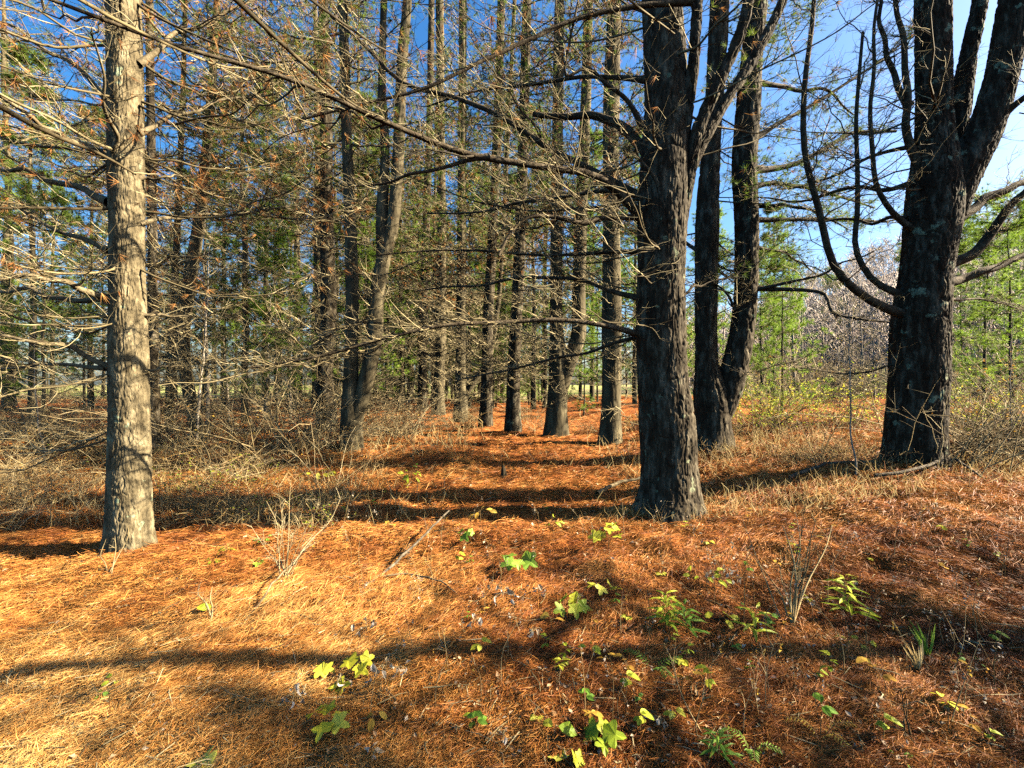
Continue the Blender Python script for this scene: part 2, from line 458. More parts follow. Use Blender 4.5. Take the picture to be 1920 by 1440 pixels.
def side_twigs(rng, paths, M_, lo, hi, K=5, t0=.12, plan=.75, curl=.35, up=.05, tl=1.0):
    """M_ twigs along each path -> (N*M_,K,3) and lengths"""
    N = len(paths)
    t = rng.uniform(t0, 1, (N, M_)) ** tl
    p, tg = interp(paths, t)
    sgn = np.where(rng.uniform(size=(N, M_, 1)) < .5, -1., 1.)
    side = norm(np.cross(tg, np.array([0, 0, 1.])) + 1e-6)
    d = norm(tg * rng.uniform(.25, 1.0, (N, M_, 1)) + side * sgn * plan + rng.normal(0, .32, (N, M_, 3)) + np.array([0, 0, up]))
    L = rng.uniform(lo, hi, (N, M_)) * (1.15 - .6 * t)
    s = np.linspace(0, 1, K)
    c = norm(rng.normal(0, 1, (N, M_, 3)) + np.array([0, 0, .5])) * curl
    P = p[:, :, None, :] + L[:, :, None, None] * (d[:, :, None, :] * s[None, None, :, None] + c[:, :, None, :] * (s**2)[None, None, :, None])
    P[:, :, 1:] += rng.normal(0, .016, P[:, :, 1:].shape) * L[:, :, None, None]
    return P.reshape(N * M_, K, 3), L.reshape(-1)

def tuft(mb, rng, pts, dirs, n, length, width, spread=.6, grav=0., tint=None):
    N = len(pts)
    d = np.repeat(norm(dirs), n, 0) + rng.normal(0, spread, (N * n, 3)) + np.array([0, 0, -grav])
    t0 = rng.uniform(0, 1, N) if tint is None else np.broadcast_to(tint, (N,))
    t = np.clip(np.repeat(t0, n) * .6 + rng.uniform(0, .4, N * n), 0, 1)
    blades(mb, np.repeat(pts, n, 0), d, length * rng.uniform(.7, 1.2, N * n), width, rng, t)

RT = np.array([1, .85, .7, .5, .28])
def add_twigs(mb, rng, paths, M1, l1, M2, l2, r1=.005, r2=.0026, curl=.35, up=.05, tl=1.):
    P1, L1 = side_twigs(rng, paths, M1, *l1, curl=curl, up=up, tl=tl)
    tubes(mb, P1, r1 * (.6 + .8 * rng.uniform(size=(len(P1), 1))) * RT, 3, rng.uniform(0, 1, len(P1)))
    P2 = None
    if M2:
        P2, L2 = side_twigs(rng, P1, M2, *l2, K=4, curl=.5, up=up)
        tubes(mb, P2, r2 * RT[[0, 2, 3, 4]], 3, rng.uniform(0, 1, len(P2)))
    return P1, P2

def near_tree(name, label, base, stems, limbs, Y, seed, mats=('bark', 'limb', 'twig'), S=110, dz=.022, bark=.016, flare=.35, rnd=None,
              group='large pine trunks around the clearing', green=None, rust=None, freq=11., stretch=.28, tw_r=(.005, .0028)):
    """stems: list of px_path arrays; limbs: list of (pixel path [(x,y,depth offset)], width px, twig length)"""
    rng = rs(seed)
    root = thing(name, base, label, 'pine tree', group, world=True)
    mb = MB()
    paths = []
    for i, st in enumerate(stems):
        Lz = np.linalg.norm(np.diff(st[:, :3], axis=0), axis=1).sum()
        c = catmull(st, int(Lz / dz) + 4)
        if i == 0:   # sink the foot into the floor
            c = np.concatenate([[c[0] + np.array([0, 0, -.12, c[0][3] * .05])], c])
        trunk_surface(mb, c[:, :3], c[:, 3], S if i == 0 else int(S * .75), bark, rng, flare if i == 0 else 0, seed + 31 * i, freq, stretch)
        paths.append(c)
    mb.obj('trunk', M[mats[0]], root)
    K = 22
    allp = []; rad = []; tw = []
    for pts, w, tl in limbs:
        pts = [(*p, 0) if len(p) == 2 else p for p in pts]
        P = np.array([unp(a, b, Y + dy) for a, b, dy in pts])
        c = catmull(P, 8)
        c[1:-1] += rng.normal(0, .022, c[1:-1].shape)
        c = catmull(c, K)
        yy = c[:, 1]
        r0 = w / 2 / F * yy
        allp.append(c); rad.append(r0 * 1.04 * np.linspace(1, .45 if w > 9 else .3, K) * (1 + .55 * np.exp(-np.linspace(0, 1, K) * 16))); tw.append(tl)
    if rnd:
        for (n, z0, z1, l0, l1, r, azs) in rnd:
            c = paths[0]
            zz = np.round(rng.uniform(z0, z1, n) / .58) * .58 + rng.normal(0, .035, n)
            k = np.clip(np.searchsorted(c[:, 2], zz), 0, len(c) - 1)
            az = rng.uniform(0, 2 * PI, n) if azs is None else rng.uniform(azs[0], azs[1], n)
            Lr = rng.uniform(l0, l1, n)
            P = random_limbs(rng, c[k, :3], az, Lr, rng.normal(.05, .16, n), 9, wig=min(.05, .09 / l1))
            K2 = 24 if Y < 7 else 12
            for q in range(n):
                c = catmull(P[q], K2); rr = r * rng.uniform(.6, 1.2) * np.linspace(1, .25, K2)
                mb = MB(); tubes(mb, c[None], rr[None], 6, rng.uniform(.05, .6))
                P1, P2 = add_twigs(mb, rng, c[None], int(np.clip(Lr[q] * 7, 5, 22)), (.2, .8), 4, (.08, .32), tw_r[0], tw_r[1])
                br = mb.obj('branch', M['twig'], root)
                for spec, key, nm in ((green, 'green', 'needles'), (rust, 'rust', 'dead_needles')):
                    if spec and c[:, 2].mean() > spec[0]:
                        sel = P2[rng.uniform(size=len(P2)) < spec[1]]
                        if len(sel):
                            mb = MB(); tuft(mb, rng, sel[:, -1], sel[:, -1] - sel[:, 0], 10 if Y < 7 else 16, .11 * (1 if Y < 7 else 1.3), .005 * max(1, Y / 6), .55, .25 if key == 'green' else .9)
                            mb.obj(nm, M[key], br)
    for c, r, tl in zip(allp, rad, tw):
        mb = MB(); tubes(mb, c[None], r[None], 7)
        br = mb.obj('branch', M[mats[1]], root)
        if tl:
            ln = np.linalg.norm(np.diff(c, axis=0), axis=1).sum()
            mb = MB()
            m1 = int(np.clip(ln * 8, 5, 36))
            if ln > 1.0:
                ns = int(np.clip(ln * 2.2, 3, 11))
                Q, _ = side_twigs(rng, c[None], ns, .5, min(1.9, .55 * ln), K=10, t0=.2, curl=.3, up=.1)
                Q[:, 1:] += np.cumsum(rng.normal(0, .012, Q[:, 1:].shape), 1)
                tubes(mb, Q, np.clip(r.mean() * .42, .004, .011) * rng.uniform(.6, 1.2, (ns, 1)) * np.linspace(1, .3, 10), 5, rng.uniform(0, .6, ns))
                add_twigs(mb, rng, Q, 7, (.12, .5), 4, (.05, .2), .0042, .0022)
            P1, P2 = add_twigs(mb, rng, c[None], m1, (tl * .35, tl), 6, (.06, .26))
            mb.obj('twigs', M[mats[2]], br)
            for spec, key, nm in ((green, 'green', 'needles'), (rust, 'rust', 'dead_needles')):
                if spec and c[:, 2].mean() > spec[0]:
                    mb = MB()
                    sel = P2[rng.uniform(size=len(P2)) < spec[1]]
                    if len(sel):
                        tuft(mb, rng, sel[:, -1], sel[:, -1] - sel[:, 0], 9 if Y < 8.5 else 13, .11 if Y < 8.5 else .15, .005 * max(1, Y / 6), .55, .25 if key == 'green' else .9)
                        mb.obj(nm, M[key], br)
    return root

# A: the pale pine in the left foreground
YA = 4.85
A = near_tree('pine_tree', 'pale sunlit pine trunk at the left with curved branch shadows across it', hit(243, 1042),
    [px_path([(244, 1050, 108), (244, 1000, 94), (243, 950, 88), (243, 850, 85), (242, 700, 78), (239, 550, 70), (238, 400, 68), (236, 250, 70), (234, 100, 70), (231, 0, 70), (228, -120, 66)], YA, (13, .10))],
    [([(205, 380), (140, 350, .1), (70, 330, .2), (-20, 312, .3)], 13, .55),
     ([(208, 562), (140, 536, -.3), (60, 522, -.6), (-30, 526, -.9)], 13, .5),
     ([(215, 574), (110, 556, .2), (-10, 545, .4)], 11, .5),
     ([(216, 692), (150, 660, -.1), (70, 641, -.3), (-30, 630, -.4)], 10, .45),
     ([(200, 690), (100, 686, .2), (-20, 692, .5)], 8, .4),
     ([(205, 470), (110, 432, .2), (20, 385, .5), (-40, 370, .6)], 9, .5),
     ([(205, 300), (120, 262, -.2), (60, 222, -.5), (-20, 165, -.8)], 12, .6),
     ([(230, 310), (215, 240, -.3), (185, 170, -.6), (170, 60, -.9)], 9, .5),
     ([(212, 200), (150, 130, .2), (70, 80, .4), (-20, 40, .6)], 10, .6),
     ([(262, 590), (320, 593, .2), (395, 597, .3)], 6, .3),
     ([(268, 692), (310, 686, .1), (350, 690, .2)], 6, .2),
     ([(262, 335), (310, 334, .1), (360, 330, .3)], 5, .3),
     ([(262, 250), (330, 215, .3), (420, 190, .6), (520, 175, 1)], 8, .6),
     ([(262, 120), (340, 60, .3), (430, 20, .6), (520, -30, 1)], 9, .6),
     ([(262, 420), (350, 400, .5), (450, 405, 1.0), (560, 385, 1.4)], 7, .55)],
    YA, 5, ('bark_pale', 'limb_pale', 'twig'), S=230, bark=.013, flare=.44, freq=30., stretch=.26, dz=.012,
    rnd=[(38, 2.6, 7.0, 1.2, 3.2, .015, None), (20, 1.2, 3.6, .8, 2.8, .011, (2.0, 4.5))], rust=(2.7, .34), green=(5.6, .12))

# B: the big pine right of centre, with the long limbs across the picture
YB = 6.0
bB = hit(1248, 975)
B = near_tree('pine_tree', 'big rough barked pine right of centre with flared foot and right edge lit', bB,
    [px_path([(1250, 990, 160), (1252, 955, 134), (1253, 920, 116), (1253, 880, 107), (1251, 800, 104), (1242, 700, 92), (1239, 600, 92), (1240, 500, 88), (1241, 400, 92), (1245, 300, 90), (1249, 200, 82), (1246, 100, 77), (1240, 0, 70), (1236, -120, 64)], YB, (14, .10)),
     px_path([(1270, 450, 26), (1290, 330, 26), (1310, 240, 24), (1350, 150, 22), (1392, 50, 20), (1415, -60, 16)], YB, dY=-.5),
     px_path([(1275, 380, 24), (1300, 300, 24), (1345, 215, 22), (1400, 130, 20), (1445, 50, 18), (1490, -50, 15)], YB, dY=.3),
     px_path([(1262, 400, 26), (1280, 260, 24), (1300, 120, 20), (1310, -60, 17)], YB, dY=-.35)],
    [([(1210, 415, 0), (1172, 362, -.15), (1100, 332, -.4), (1000, 311, -.8), (920, 294, -1.1), (800, 264, -1.5), (680, 214, -1.9), (600, 176, -2.2), (470, 131, -2.5), (330, 90, -2.8), (250, 64, -3.), (130, 20, -3.2), (20, -30, -3.4)], 14, .55),
     ([(1300, 2, -.3), (1130, 20, -.5), (1060, 36, -.6), (960, 86, -.8), (900, 116, -.9), (820, 156, -1), (740, 176, -1.1), (640, 206, -1.2), (560, 225, -1.3)], 10, .6),
     ([(1205, 407, .1), (1130, 410, -.3), (1100, 412, -.4), (975, 416, -.7), (950, 442, -.8), (935, 480, -.9)], 11, .4),
     ([(1215, 632, 0), (1130, 611, -.3), (1000, 600, -.5), (900, 604, -.7), (790, 620, -.9), (650, 652, -1.1), (470, 690, -1.3)], 10, .45),
     ([(1205, 560, 0), (1140, 541, .3), (1080, 526, .5), (1000, 524, .7), (900, 534, 1), (780, 546, 1.3)], 9, .45),
     ([(1205, 630, 0), (1090, 662, .4), (960, 690, .8), (860, 712, 1.1)], 7, .3),
     ([(1225, 290, 0), (1180, 250, .2), (1140, 224, .3), (1090, 214, .4), (1040, 216, .5), (1000, 214, .6)], 20, .5),
     ([(1235, 350, -.25), (1205, 296, -.3), (1180, 262, -.35), (1140, 230, -.4)], 7, .25),
     ([(1205, 372, .1), (1130, 330, .2), (1010, 272, .3), (900, 200, .4), (780, 168, .5), (690, 96, .6), (620, 30, .7)], 12, .6),
     ([(918, 294, -1.1), (860, 303, -1.2), (800, 321, -1.25), (700, 345, -1.3), (655, 350, -1.3)], 9, .35),
     ([(1212, 150, 0), (1120, 140, .4), (1020, 160, .8), (900, 165, 1.2), (800, 200, 1.5)], 9, .6),
     ([(1205, 240, -.1), (1140, 150, -.3), (1085, 130, -.4), (1066, 145, -.4), (1075, 60, -.5), (1090, -30, -.6)], 9, .4),
     ([(1215, 470, 0), (1130, 470, .3), (1000, 480, .8), (850, 470, 1.2), (700, 480, 1.6)], 7, .5),
     ([(1205, 365, .1), (1090, 362, .3), (960, 385, .6), (800, 400, .9)], 8, .5),
     ([(1270, 560, -.1), (1320, 530, .2), (1390, 520, .4)], 5, .3),
     ([(1285, 560, 0), (1180, 600, 1), (1160, 640, 1.1)], 4, .2)],
    YB, 6, ('bark', 'limb_shaded', 'twig'), S=230, bark=.026, flare=.46, dz=.012, freq=17., stretch=.24,
    rnd=[(20, 3.6, 9.0, 1.5, 3.8, .018, None), (18, 2.2, 5.5, 1.0, 3.2, .013, (1.8, 4.5))], rust=(4.2, .07), green=(6.5, .15))

# C: the twin stemmed pine behind it
YC = 9.0
C = near_tree('pine_tree', 'twin stemmed pine behind the big pine, splitting low into two tall trunks', hit(1335, 835),
    [px_path([(1335, 842, 84), (1336, 800, 70), (1332, 740, 66), (1326, 690, 46), (1324, 550, 42), (1327, 400, 44), (1335, 250, 34), (1345, 100, 36), (1350, -20, 36), (1352, -150, 30)], YC, (17, .1)),
     px_path([(1345, 790, 44), (1365, 730, 56), (1382, 670, 50), (1394, 600, 46), (1400, 450, 46), (1396, 300, 48), (1403, 200, 46), (1410, 100, 40), (1420, 0, 38), (1428, -120, 32)], YC, (17, .1))],
    [([(1415, 318), (1470, 312, .2), (1530, 285, .3), (1600, 250, .5), (1680, 246, .6)], 11, .5),
     ([(1420, 155), (1480, 165, .2), (1560, 175, .4), (1600, 215, .6)], 9, .5),
     ([(1415, 385), (1470, 388, -.2), (1530, 400, -.3), (1590, 430, -.4)], 8, .5),
     ([(1412, 350), (1480, 346, .3), (1560, 362, .6), (1640, 390, .8)], 9, .5),
     ([(1412, 412), (1520, 412, .2), (1640, 415, .4), (1700, 405, .5)], 9, .5),
     ([(1410, 540, 0), (1470, 540, -.3), (1540, 550, -.6), (1570, 590, -.8), (1640, 600, -1), (1700, 605, -1)], 9, .6),
     ([(1405, 545, 0), (1520, 520, -.6), (1590, 492, -1), (1640, 470, -1.3)], 7, .5),
     ([(1412, 260), (1520, 200, .3), (1640, 120, .6), (1720, 60, .9)], 8, .6),
     ([(1412, 460), (1480, 480, .3), (1540, 520, .6)], 6, .5),
     ([(1310, 470), (1260, 440, .4), (1180, 430, .8)], 7, .5),
     ([(1395, 600), (1350, 540, -.2), (1330, 520, -.3)], 7, .3)],
    YC, 7, S=120, bark=.026, flare=.3, dz=.022, freq=13., stretch=.24, rnd=[(14, 4.0, 12, 1.2, 3.4, .02, None), (9, 1.6, 5.0, .8, 2.6, .013, None), (16, 3.5, 8.5, 1.2, 3.0, .016, (-.9, .9))], green=(3.9, .7), rust=(5., .06), tw_r=(.0065, .0036))

# D: the broad pine at the right that forks above head height
YD = 7.0
D = near_tree('pine_tree', 'broad dark pine at the right, forking above head height, lichen on its bark', hit(1712, 885),
    [px_path([(1712, 900, 136), (1714, 860, 126), (1716, 800, 120), (1722, 700, 120), (1726, 600, 116), (1737, 500, 105), (1748, 420, 112), (1754, 350, 112), (1752, 250, 78), (1750, 100, 72), (1749, 0, 72), (1746, -120, 60)], YD, (11, .12)),
     px_path([(1770, 420, 70), (1800, 330, 84), (1845, 245, 78), (1878, 140, 72), (1904, 0, 70), (1925, -120, 62)], YD, dY=-.4),
     px_path([(1790, 300, 40), (1800, 200, 44), (1815, 110, 36), (1838, 0, 32), (1850, -120, 28)], YD + .25)],
    [([(1720, 600), (1640, 566, -.1), (1600, 530, -.2), (1550, 470, -.3), (1522, 380, -.35), (1508, 250, -.4), (1516, 120, -.4), (1526, 0, -.4), (1530, -60, -.4)], 15, .35),
     ([(1705, 560), (1650, 530, .1), (1618, 495, .15), (1604, 430, .2), (1610, 320, .2), (1604, 200, .2), (1618, 60, .2)], 11, .35),
     ([(1725, 440), (1680, 400, -.1), (1645, 340, -.2), (1624, 240, -.2), (1640, 110, -.2), (1650, -30, -.2)], 10, .35),
     ([(1735, 330), (1706, 255, -.06), (1700, 190, -.1), (1690, 90, -.1), (1676, -30, -.1)], 15, .35),
     ([(1705, 200), (1670, 130, .1), (1655, 60, .1), (1640, -30, .2)], 11, .3),
     ([(1750, 515), (1850, 445, -.1), (1890, 390, -.2), (1950, 330, -.3)], 21, .4),
     ([(1760, 445), (1845, 375, .1), (1900, 350, .2), (1980, 320, .3)], 19, .4),
     ([(1750, 532), (1850, 512, .1), (1950, 465, .3)], 18, .3),
     ([(1825, 330), (1885, 215, -.3), (1940, 170, -.5)], 20, .3),
     ([(1710, 275), (1620, 300, .5), (1540, 340, 1), (1460, 355, 1.4)], 7, .5),
     ([(1705, 345), (1600, 355, .4), (1500, 375, .8), (1420, 370, 1.2)], 8, .5),
     ([(1700, 410), (1600, 415, .6), (1480, 412, 1)], 7, .5),
     ([(1780, 560), (1840, 560, .4), (1930, 585, .8)], 5, .4),
     ([(1690, 680), (1600, 700, .3), (1500, 690, .6)], 4, .4)],
    YD, 8, ('bark_lichen', 'limb_shaded', 'twig'), S=230, bark=.026, flare=.42, dz=.012, freq=17., stretch=.24, rnd=[(12, 4.6, 8.5, 1.0, 2.6, .018, (1.2, 4.5))])

def beside(lab, x, y, rnd, seed, group='pines beside the photographer', k=1.):
    st = np.array([[x, y, -.2, .24], [x, y, 1.5, .2], [x + .05, y, 4, .18], [x, y + .05, 8, .14], [x, y, 12, .08]])
    near_tree('pine_tree', lab, (x, y, float(gz(x, y))), [st * np.array([1, 1, 1, k])], [], 3.0, seed, ('bark', 'limb_shaded', 'twig'), S=60, dz=.05, bark=.012, rnd=rnd, rust=(2.8, .10), tw_r=(.0034, .0018))
beside('pine just behind the left of the view, its limbs crossing the top left corner', -2.3, -.9, [(22, 3.3, 6.5, 3.2, 6.0, .026, (.75, 2.0)), (8, 3.6, 6.2, 4., 6.5, .03, (.2, .9))], 41)
beside('pine just behind the right of the view, its limbs crossing the top centre', 3.6, -1.4, [(34, 3.8, 7.2, 3.6, 6.5, .024, (1.0, 2.5))], 42)
beside('unseen pine beyond the right edge, added to dapple the foreground with shadow', 8.4, 1.3, [(50, 2.6, 8.0, 2.4, 4.8, .036, (1.0, 4.4))], 43)  # added out of view; its thick limbs dapple the right foreground
beside('unseen slender pine past the right edge, its low dead limbs added for shadow streaks', 7.7, 2.97, [(44, .7, 4.2, 1.2, 2.5, .022, None), (8, 4., 8., 1.5, 3.2, .028, None)], 44, k=.5)  # added out of view so trunk and low limbs throw shadow streaks
# E, F: the middle trunks, dead lower limbs to the ground
mid = [
 ('single straight pine trunk just left of the big pine, sunlit on its right half', (1143, 838), 11.0,
  [[(1143, 842, 48), (1145, 780, 39), (1147, 600, 37), (1146, 400, 30), (1146, 200, 30), (1152, 0, 26), (1154, -120, 24)]]),
 ('pine with a second stem leaning out to the right from low on its trunk', (1043, 815), 13.0,
  [[(1043, 820, 50), (1044, 780, 42), (1046, 700, 35), (1043, 600, 25), (1044, 400, 23), (1046, 200, 20), (1049, 0, 18), (1050, -120, 16)],
   [(1050, 735, 28), (1066, 680, 30), (1083, 635, 28), (1085, 550, 25), (1090, 400, 23), (1096, 250, 20), (1101, 100, 18), (1104, -60, 16)]]),
 ('dark straight pine trunk standing at the far end of the clearing', (962, 812), 14.0,
  [[(962, 816, 34), (962, 760, 27), (963, 700, 25), (973, 500, 21), (980, 300, 20), (988, 0, 16), (990, -120, 14)]]),
 ('slim pine trunk left of the dark straight one, pale foot in dry brush', (910, 803), 15.5,
  [[(910, 806, 28), (912, 740, 22), (915, 600, 20), (926, 400, 17), (934, 200, 16), (940, 0, 14), (942, -100, 12)]]),
 ('pine trunk with a pale limb forking right near its foot', (863, 793), 17.5,
  [[(863, 797, 30), (864, 740, 24), (865, 600, 20), (866, 400, 17), (867, 200, 15), (868, -60, 13)],
   [(868, 750, 13), (888, 715, 12), (912, 680, 10), (930, 600, 9), (940, 500, 8)]]),
 ('pine trunk at the back of the clearing with its left side in shade', (822, 778), 20.0,
  [[(822, 782, 28), (823, 740, 22), (826, 650, 20), (828, 400, 16), (826, 200, 14), (824, -60, 12)]]),
 ('narrow dark pine trunk at the back left of the clearing', (792, 774), 21.5,
  [[(792, 777, 22), (792, 740, 18), (794, 600, 17), (800, 400, 14), (806, 200, 12), (810, -60, 10)]]),
 ('tall dark pine trunk left of centre rising from brambles', (612, 812), 12.5,
  [[(614, 820, 46), (612, 770, 38), (609, 700, 32), (616, 600, 31), (612, 400, 26), (611, 200, 24), (606, 0, 19), (604, -120, 17)]]),
 ('crooked twin pine left of centre with one black and one sunlit stem', (660, 838), 10.0,
  [[(660, 842, 48), (658, 770, 38), (658, 700, 28), (660, 550, 25), (656, 400, 22), (650, 250, 20), (646, 100, 18), (640, -60, 16)],
   [(662, 800, 30), (684, 722, 30), (702, 640, 30), (706, 560, 28), (718, 490, 27), (736, 420, 24), (746, 300, 22), (755, 100, 19), (764, 0, 17), (768, -100, 15)],
   [(716, 520, 22), (718, 470, 26), (716, 400, 22), (722, 300, 18), (716, 150, 15), (720, 0, 13)]]),
 ('bent pine trunk behind the pale left pine, swaying right as it rises', (372, 850), 11.0,
  [[(376, 862, 30), (368, 800, 28), (352, 720, 26), (342, 640, 28), (350, 560, 28), (368, 450, 24), (380, 350, 20), (394, 200, 17), (404, 60, 14), (410, -60, 12)]]),
 ('dark pine trunk close behind the pale left pine', (290, 840), 9.5,
  [[(290, 850, 26), (288, 700, 22), (286, 500, 20), (284, 300, 18), (281, 100, 16), (280, -80, 14)]]),
 ('slim pine stem between the pale pine and the bent pine', (318, 820), 12.5,
  [[(316, 830, 18), (320, 700, 16), (326, 560, 15), (334, 400, 13), (340, 250, 11), (346, 60, 9)]]),
]
for k, (lab, bp, Y, stems) in enumerate(mid):
    st = [px_path(s, Y, (19, .07)) for s in stems]
    b = hit(*bp)
    b = np.array([st[0][0][0], Y, gz(st[0][0][0], Y)])
    st[0][0][2] = b[2] - .02
    zt = CAMH + 720 / F * Y
    near_tree('pine_tree', lab, b, st, [], Y, 20 + k, ('bark' if 'dark' in lab else 'bark_far', 'limb', 'twig'), S=56, bark=.014, flare=.14, dz=.06, freq=8.,
              rnd=[(46, 2.0, 8, 1.0, 3.4, .017, None), (34, 7, 14, 1.0, 3.4, .02, None), (14, .9, 2.8, .6, 2.2, .011, None)], green=(6.5, .34), rust=(5.0, .11), tw_r=(.005 + .0003 * Y, .003 + .0002 * Y))

# ---------------------------------------------------------------- pines of the stand behind (shared meshes)
def stand_pine(seed, H=20., r=.17, live=9., key='green', low=.9, dens=1.0):
    rng = rs(seed)
    K = 60
    z = np.linspace(-.1, H, K)
    w = np.cumsum(rng.normal(0, .02, (K, 2)), 0)
    path = np.stack([w[:, 0], w[:, 1], z], -1)
    rad = r * (1 - .85 * (z / H).clip(0, 1)) * (1 + .35 * np.exp(-z.clip(0) / .25))
    t = MB(); trunk_surface(t, path, rad, 20, .012, rng, .2, seed, 8.)
    b = MB(); nd_ = MB(); du = MB()
    n = int(74 * dens)
    zz = np.round(np.sort(rng.uniform(low, H - .3, n)) / .6) * .6 + rng.normal(0, .03, n)
    Lb = np.where(zz < live, rng.uniform(.8, 3.3, n), 3.2 * (1 - (zz - live) / (H - live)).clip(.12, 1) * rng.uniform(.6, 1.1, n))
    k = np.clip(np.searchsorted(z, zz), 0, K - 1)
    P = random_limbs(rng, path[k], rng.uniform(0, 2 * PI, n), Lb, rng.normal(.05, .16, n) + .25 * (zz > live), 8)
    tubes(b, P, (.008 + .006 * Lb)[:, None] * np.linspace(1, .25, 8), 5, rng.uniform(.1, .7, n))
    P1, L1 = side_twigs(rng, P, 11, .3, 1.1)
    tubes(b, P1, .009 * RT, 3, rng.uniform(0, 1, len(P1)))
    P2, L2 = side_twigs(rng, P1, 4, .1, .35, K=3, curl=.3)
    tubes(b, P2, .006 * RT[[0, 2, 4]], 3, rng.uniform(0, 1, len(P2)))
    up = (P2[:, 0, 2] > live) & (rng.uniform(size=len(P2)) < .5)
    q = P2[up]
    tuft(nd_, rng, q[:, -1], q[:, -1] - q[:, 0], 10, .17, .014, .6, .1)
    dn = (P2[:, 0, 2] > live * .45) & (~up) & (rng.uniform(size=len(P2)) < .14)
    q = P2[dn]
    tuft(du, rng, q[:, -1], q[:, -1] - q[:, 0], 8, .15, .012, .5, .8)
    return (t.mesh('trunk', M['bark_far']), b.mesh('branches', M['twig']), nd_.mesh('needles', M[key]), du.mesh('dead_needles', M['rust']))

SP = [stand_pine(100 + i, H, r, lv, key, low) for i, (H, r, lv, key, low) in enumerate([
    (21, .17, 9.5, 'green', 1.2), (19, .14, 8, 'olive', .9), (22, .19, 11, 'green', 1.6), (18, .12, 7, 'olive', .8), (20, .15, 6, 'green', 1.0)])]

def put_tree(name, meshes, loc, rz, s, label, cat, group, names=('trunk', 'branches', 'needles', 'dead_needles')):
    o = thing(name, loc, label, cat, group, rz)
    o.scale = (s, s, s)
    for nm, me in zip(names, meshes):
        if len(me.vertices): link(nm, me, o)
    return o

rng = rs(77)
cnt = 0
taken = [(-5.0, 12.5), (-3.5, 10)]
for row in range(17):
    yb = 17 + row * 2.9
    for xi in np.arange(-46, 13.5, 2.7):
        x = xi + rng.normal(0, .75); y = yb + rng.normal(0, .8)
        px = 960 + x / y * F
        if px < -120 or px > 1330 or x > 3.2: continue
        if 700 < px < 1120 and y < 22.5: continue
        if px > 1090 and y > 30 and rng.uniform() < .5: continue
        if px < 640 and rng.uniform() < (.42 if y < 32 else .62): continue
        if px < 180 and rng.uniform() < .5: continue
        if rng.uniform() < .34 or (px > 1000 and rng.uniform() < .5): continue
        if x > -7 and 20 < y < 48 and rng.uniform() < .5: continue
        lab, gp = (('slim grey pine trunk deep in the stand at the left', 'pines of the stand at the left') if px < 600 else
                   ('slim pine trunk in the rows behind the clearing', 'pines in rows behind the clearing') if px < 1000 else
                   ('slim pine trunk in the stand behind the big right of centre pine', 'pines behind the big pine'))
        put_tree('pine_tree', SP[rng.randint(5)], (x, y, gz(x, y)), rng.uniform(0, 6.28), rng.uniform(.8, 1.12), lab, 'pine tree', gp)
        cnt += 1
# neighbours just outside the picture on the sunny side, whose limbs dapple the floor
for x, y, s, k in ((12.5, 1.7, .9, 3),):
    put_tree('pine_tree', SP[k], (x, y, gz(x, y)), rng.uniform(0, 6.28), s, 'pine standing past the right edge of the clearing', 'pine tree', 'pines past the right edge')

# ---------------------------------------------------------------- young green pines
def young_pine(seed, H=6., key='lime', nb=46, Ls=1.9, zlow=.25, nl=.16, r=.055):
    rng = rs(seed)
    z = np.linspace(-.05, H, 14)
    path = np.stack([np.cumsum(rng.normal(0, .02, 14)), np.cumsum(rng.normal(0, .02, 14)), z], -1)
    t = MB(); tubes(t, path[None], (r * (1 - .9 * z.clip(0) / H))[None], 8)
    b = MB(); nd_ = MB()
    zz = np.sort(rng.uniform(zlow, H - .1, nb))
    k = np.clip(np.searchsorted(z, zz), 0, 13)
    Lb = Ls * (1.05 - zz / H) * rng.uniform(.6, 1.1, nb) + .15
    P = random_limbs(rng, path[k], rng.uniform(0, 6.28, nb), Lb, rng.normal(.28, .15, nb), 7, .1, .2)
    tubes(b, P, .012 * np.linspace(1, .3, 7), 5, .4)
    P1, _ = side_twigs(rng, P, 9, .2, .55, K=4)
    tubes(b, P1, .005 * RT[:4], 3, .4)
    q = np.concatenate([P1[:, -1], P1[:, 2], P[:, -1], P[:, -2]]); dd = np.concatenate([P1[:, -1] - P1[:, 0], P1[:, 2] - P1[:, 0], P[:, -1] - P[:, -2], P[:, -2] - P[:, -3]])
    tuft(nd_, rng, q, dd, 24, nl, nl * .075, .55, .12)
    return (t.mesh('trunk', M['bark_far']), b.mesh('branches', M['twig']), nd_.mesh('needles', M[key]))
YP = [young_pine(200, 6, 'lime'), young_pine(201, 7, 'lime', 52), young_pine(202, 8, 'green', 56, 2.3), young_pine(203, 5, 'olive', 40), young_pine(204, 14, 'green', 95, 3.0, 2.2, .24, .14), young_pine(205, 13, 'lime', 85, 2.8, 3.0, .24, .13)]
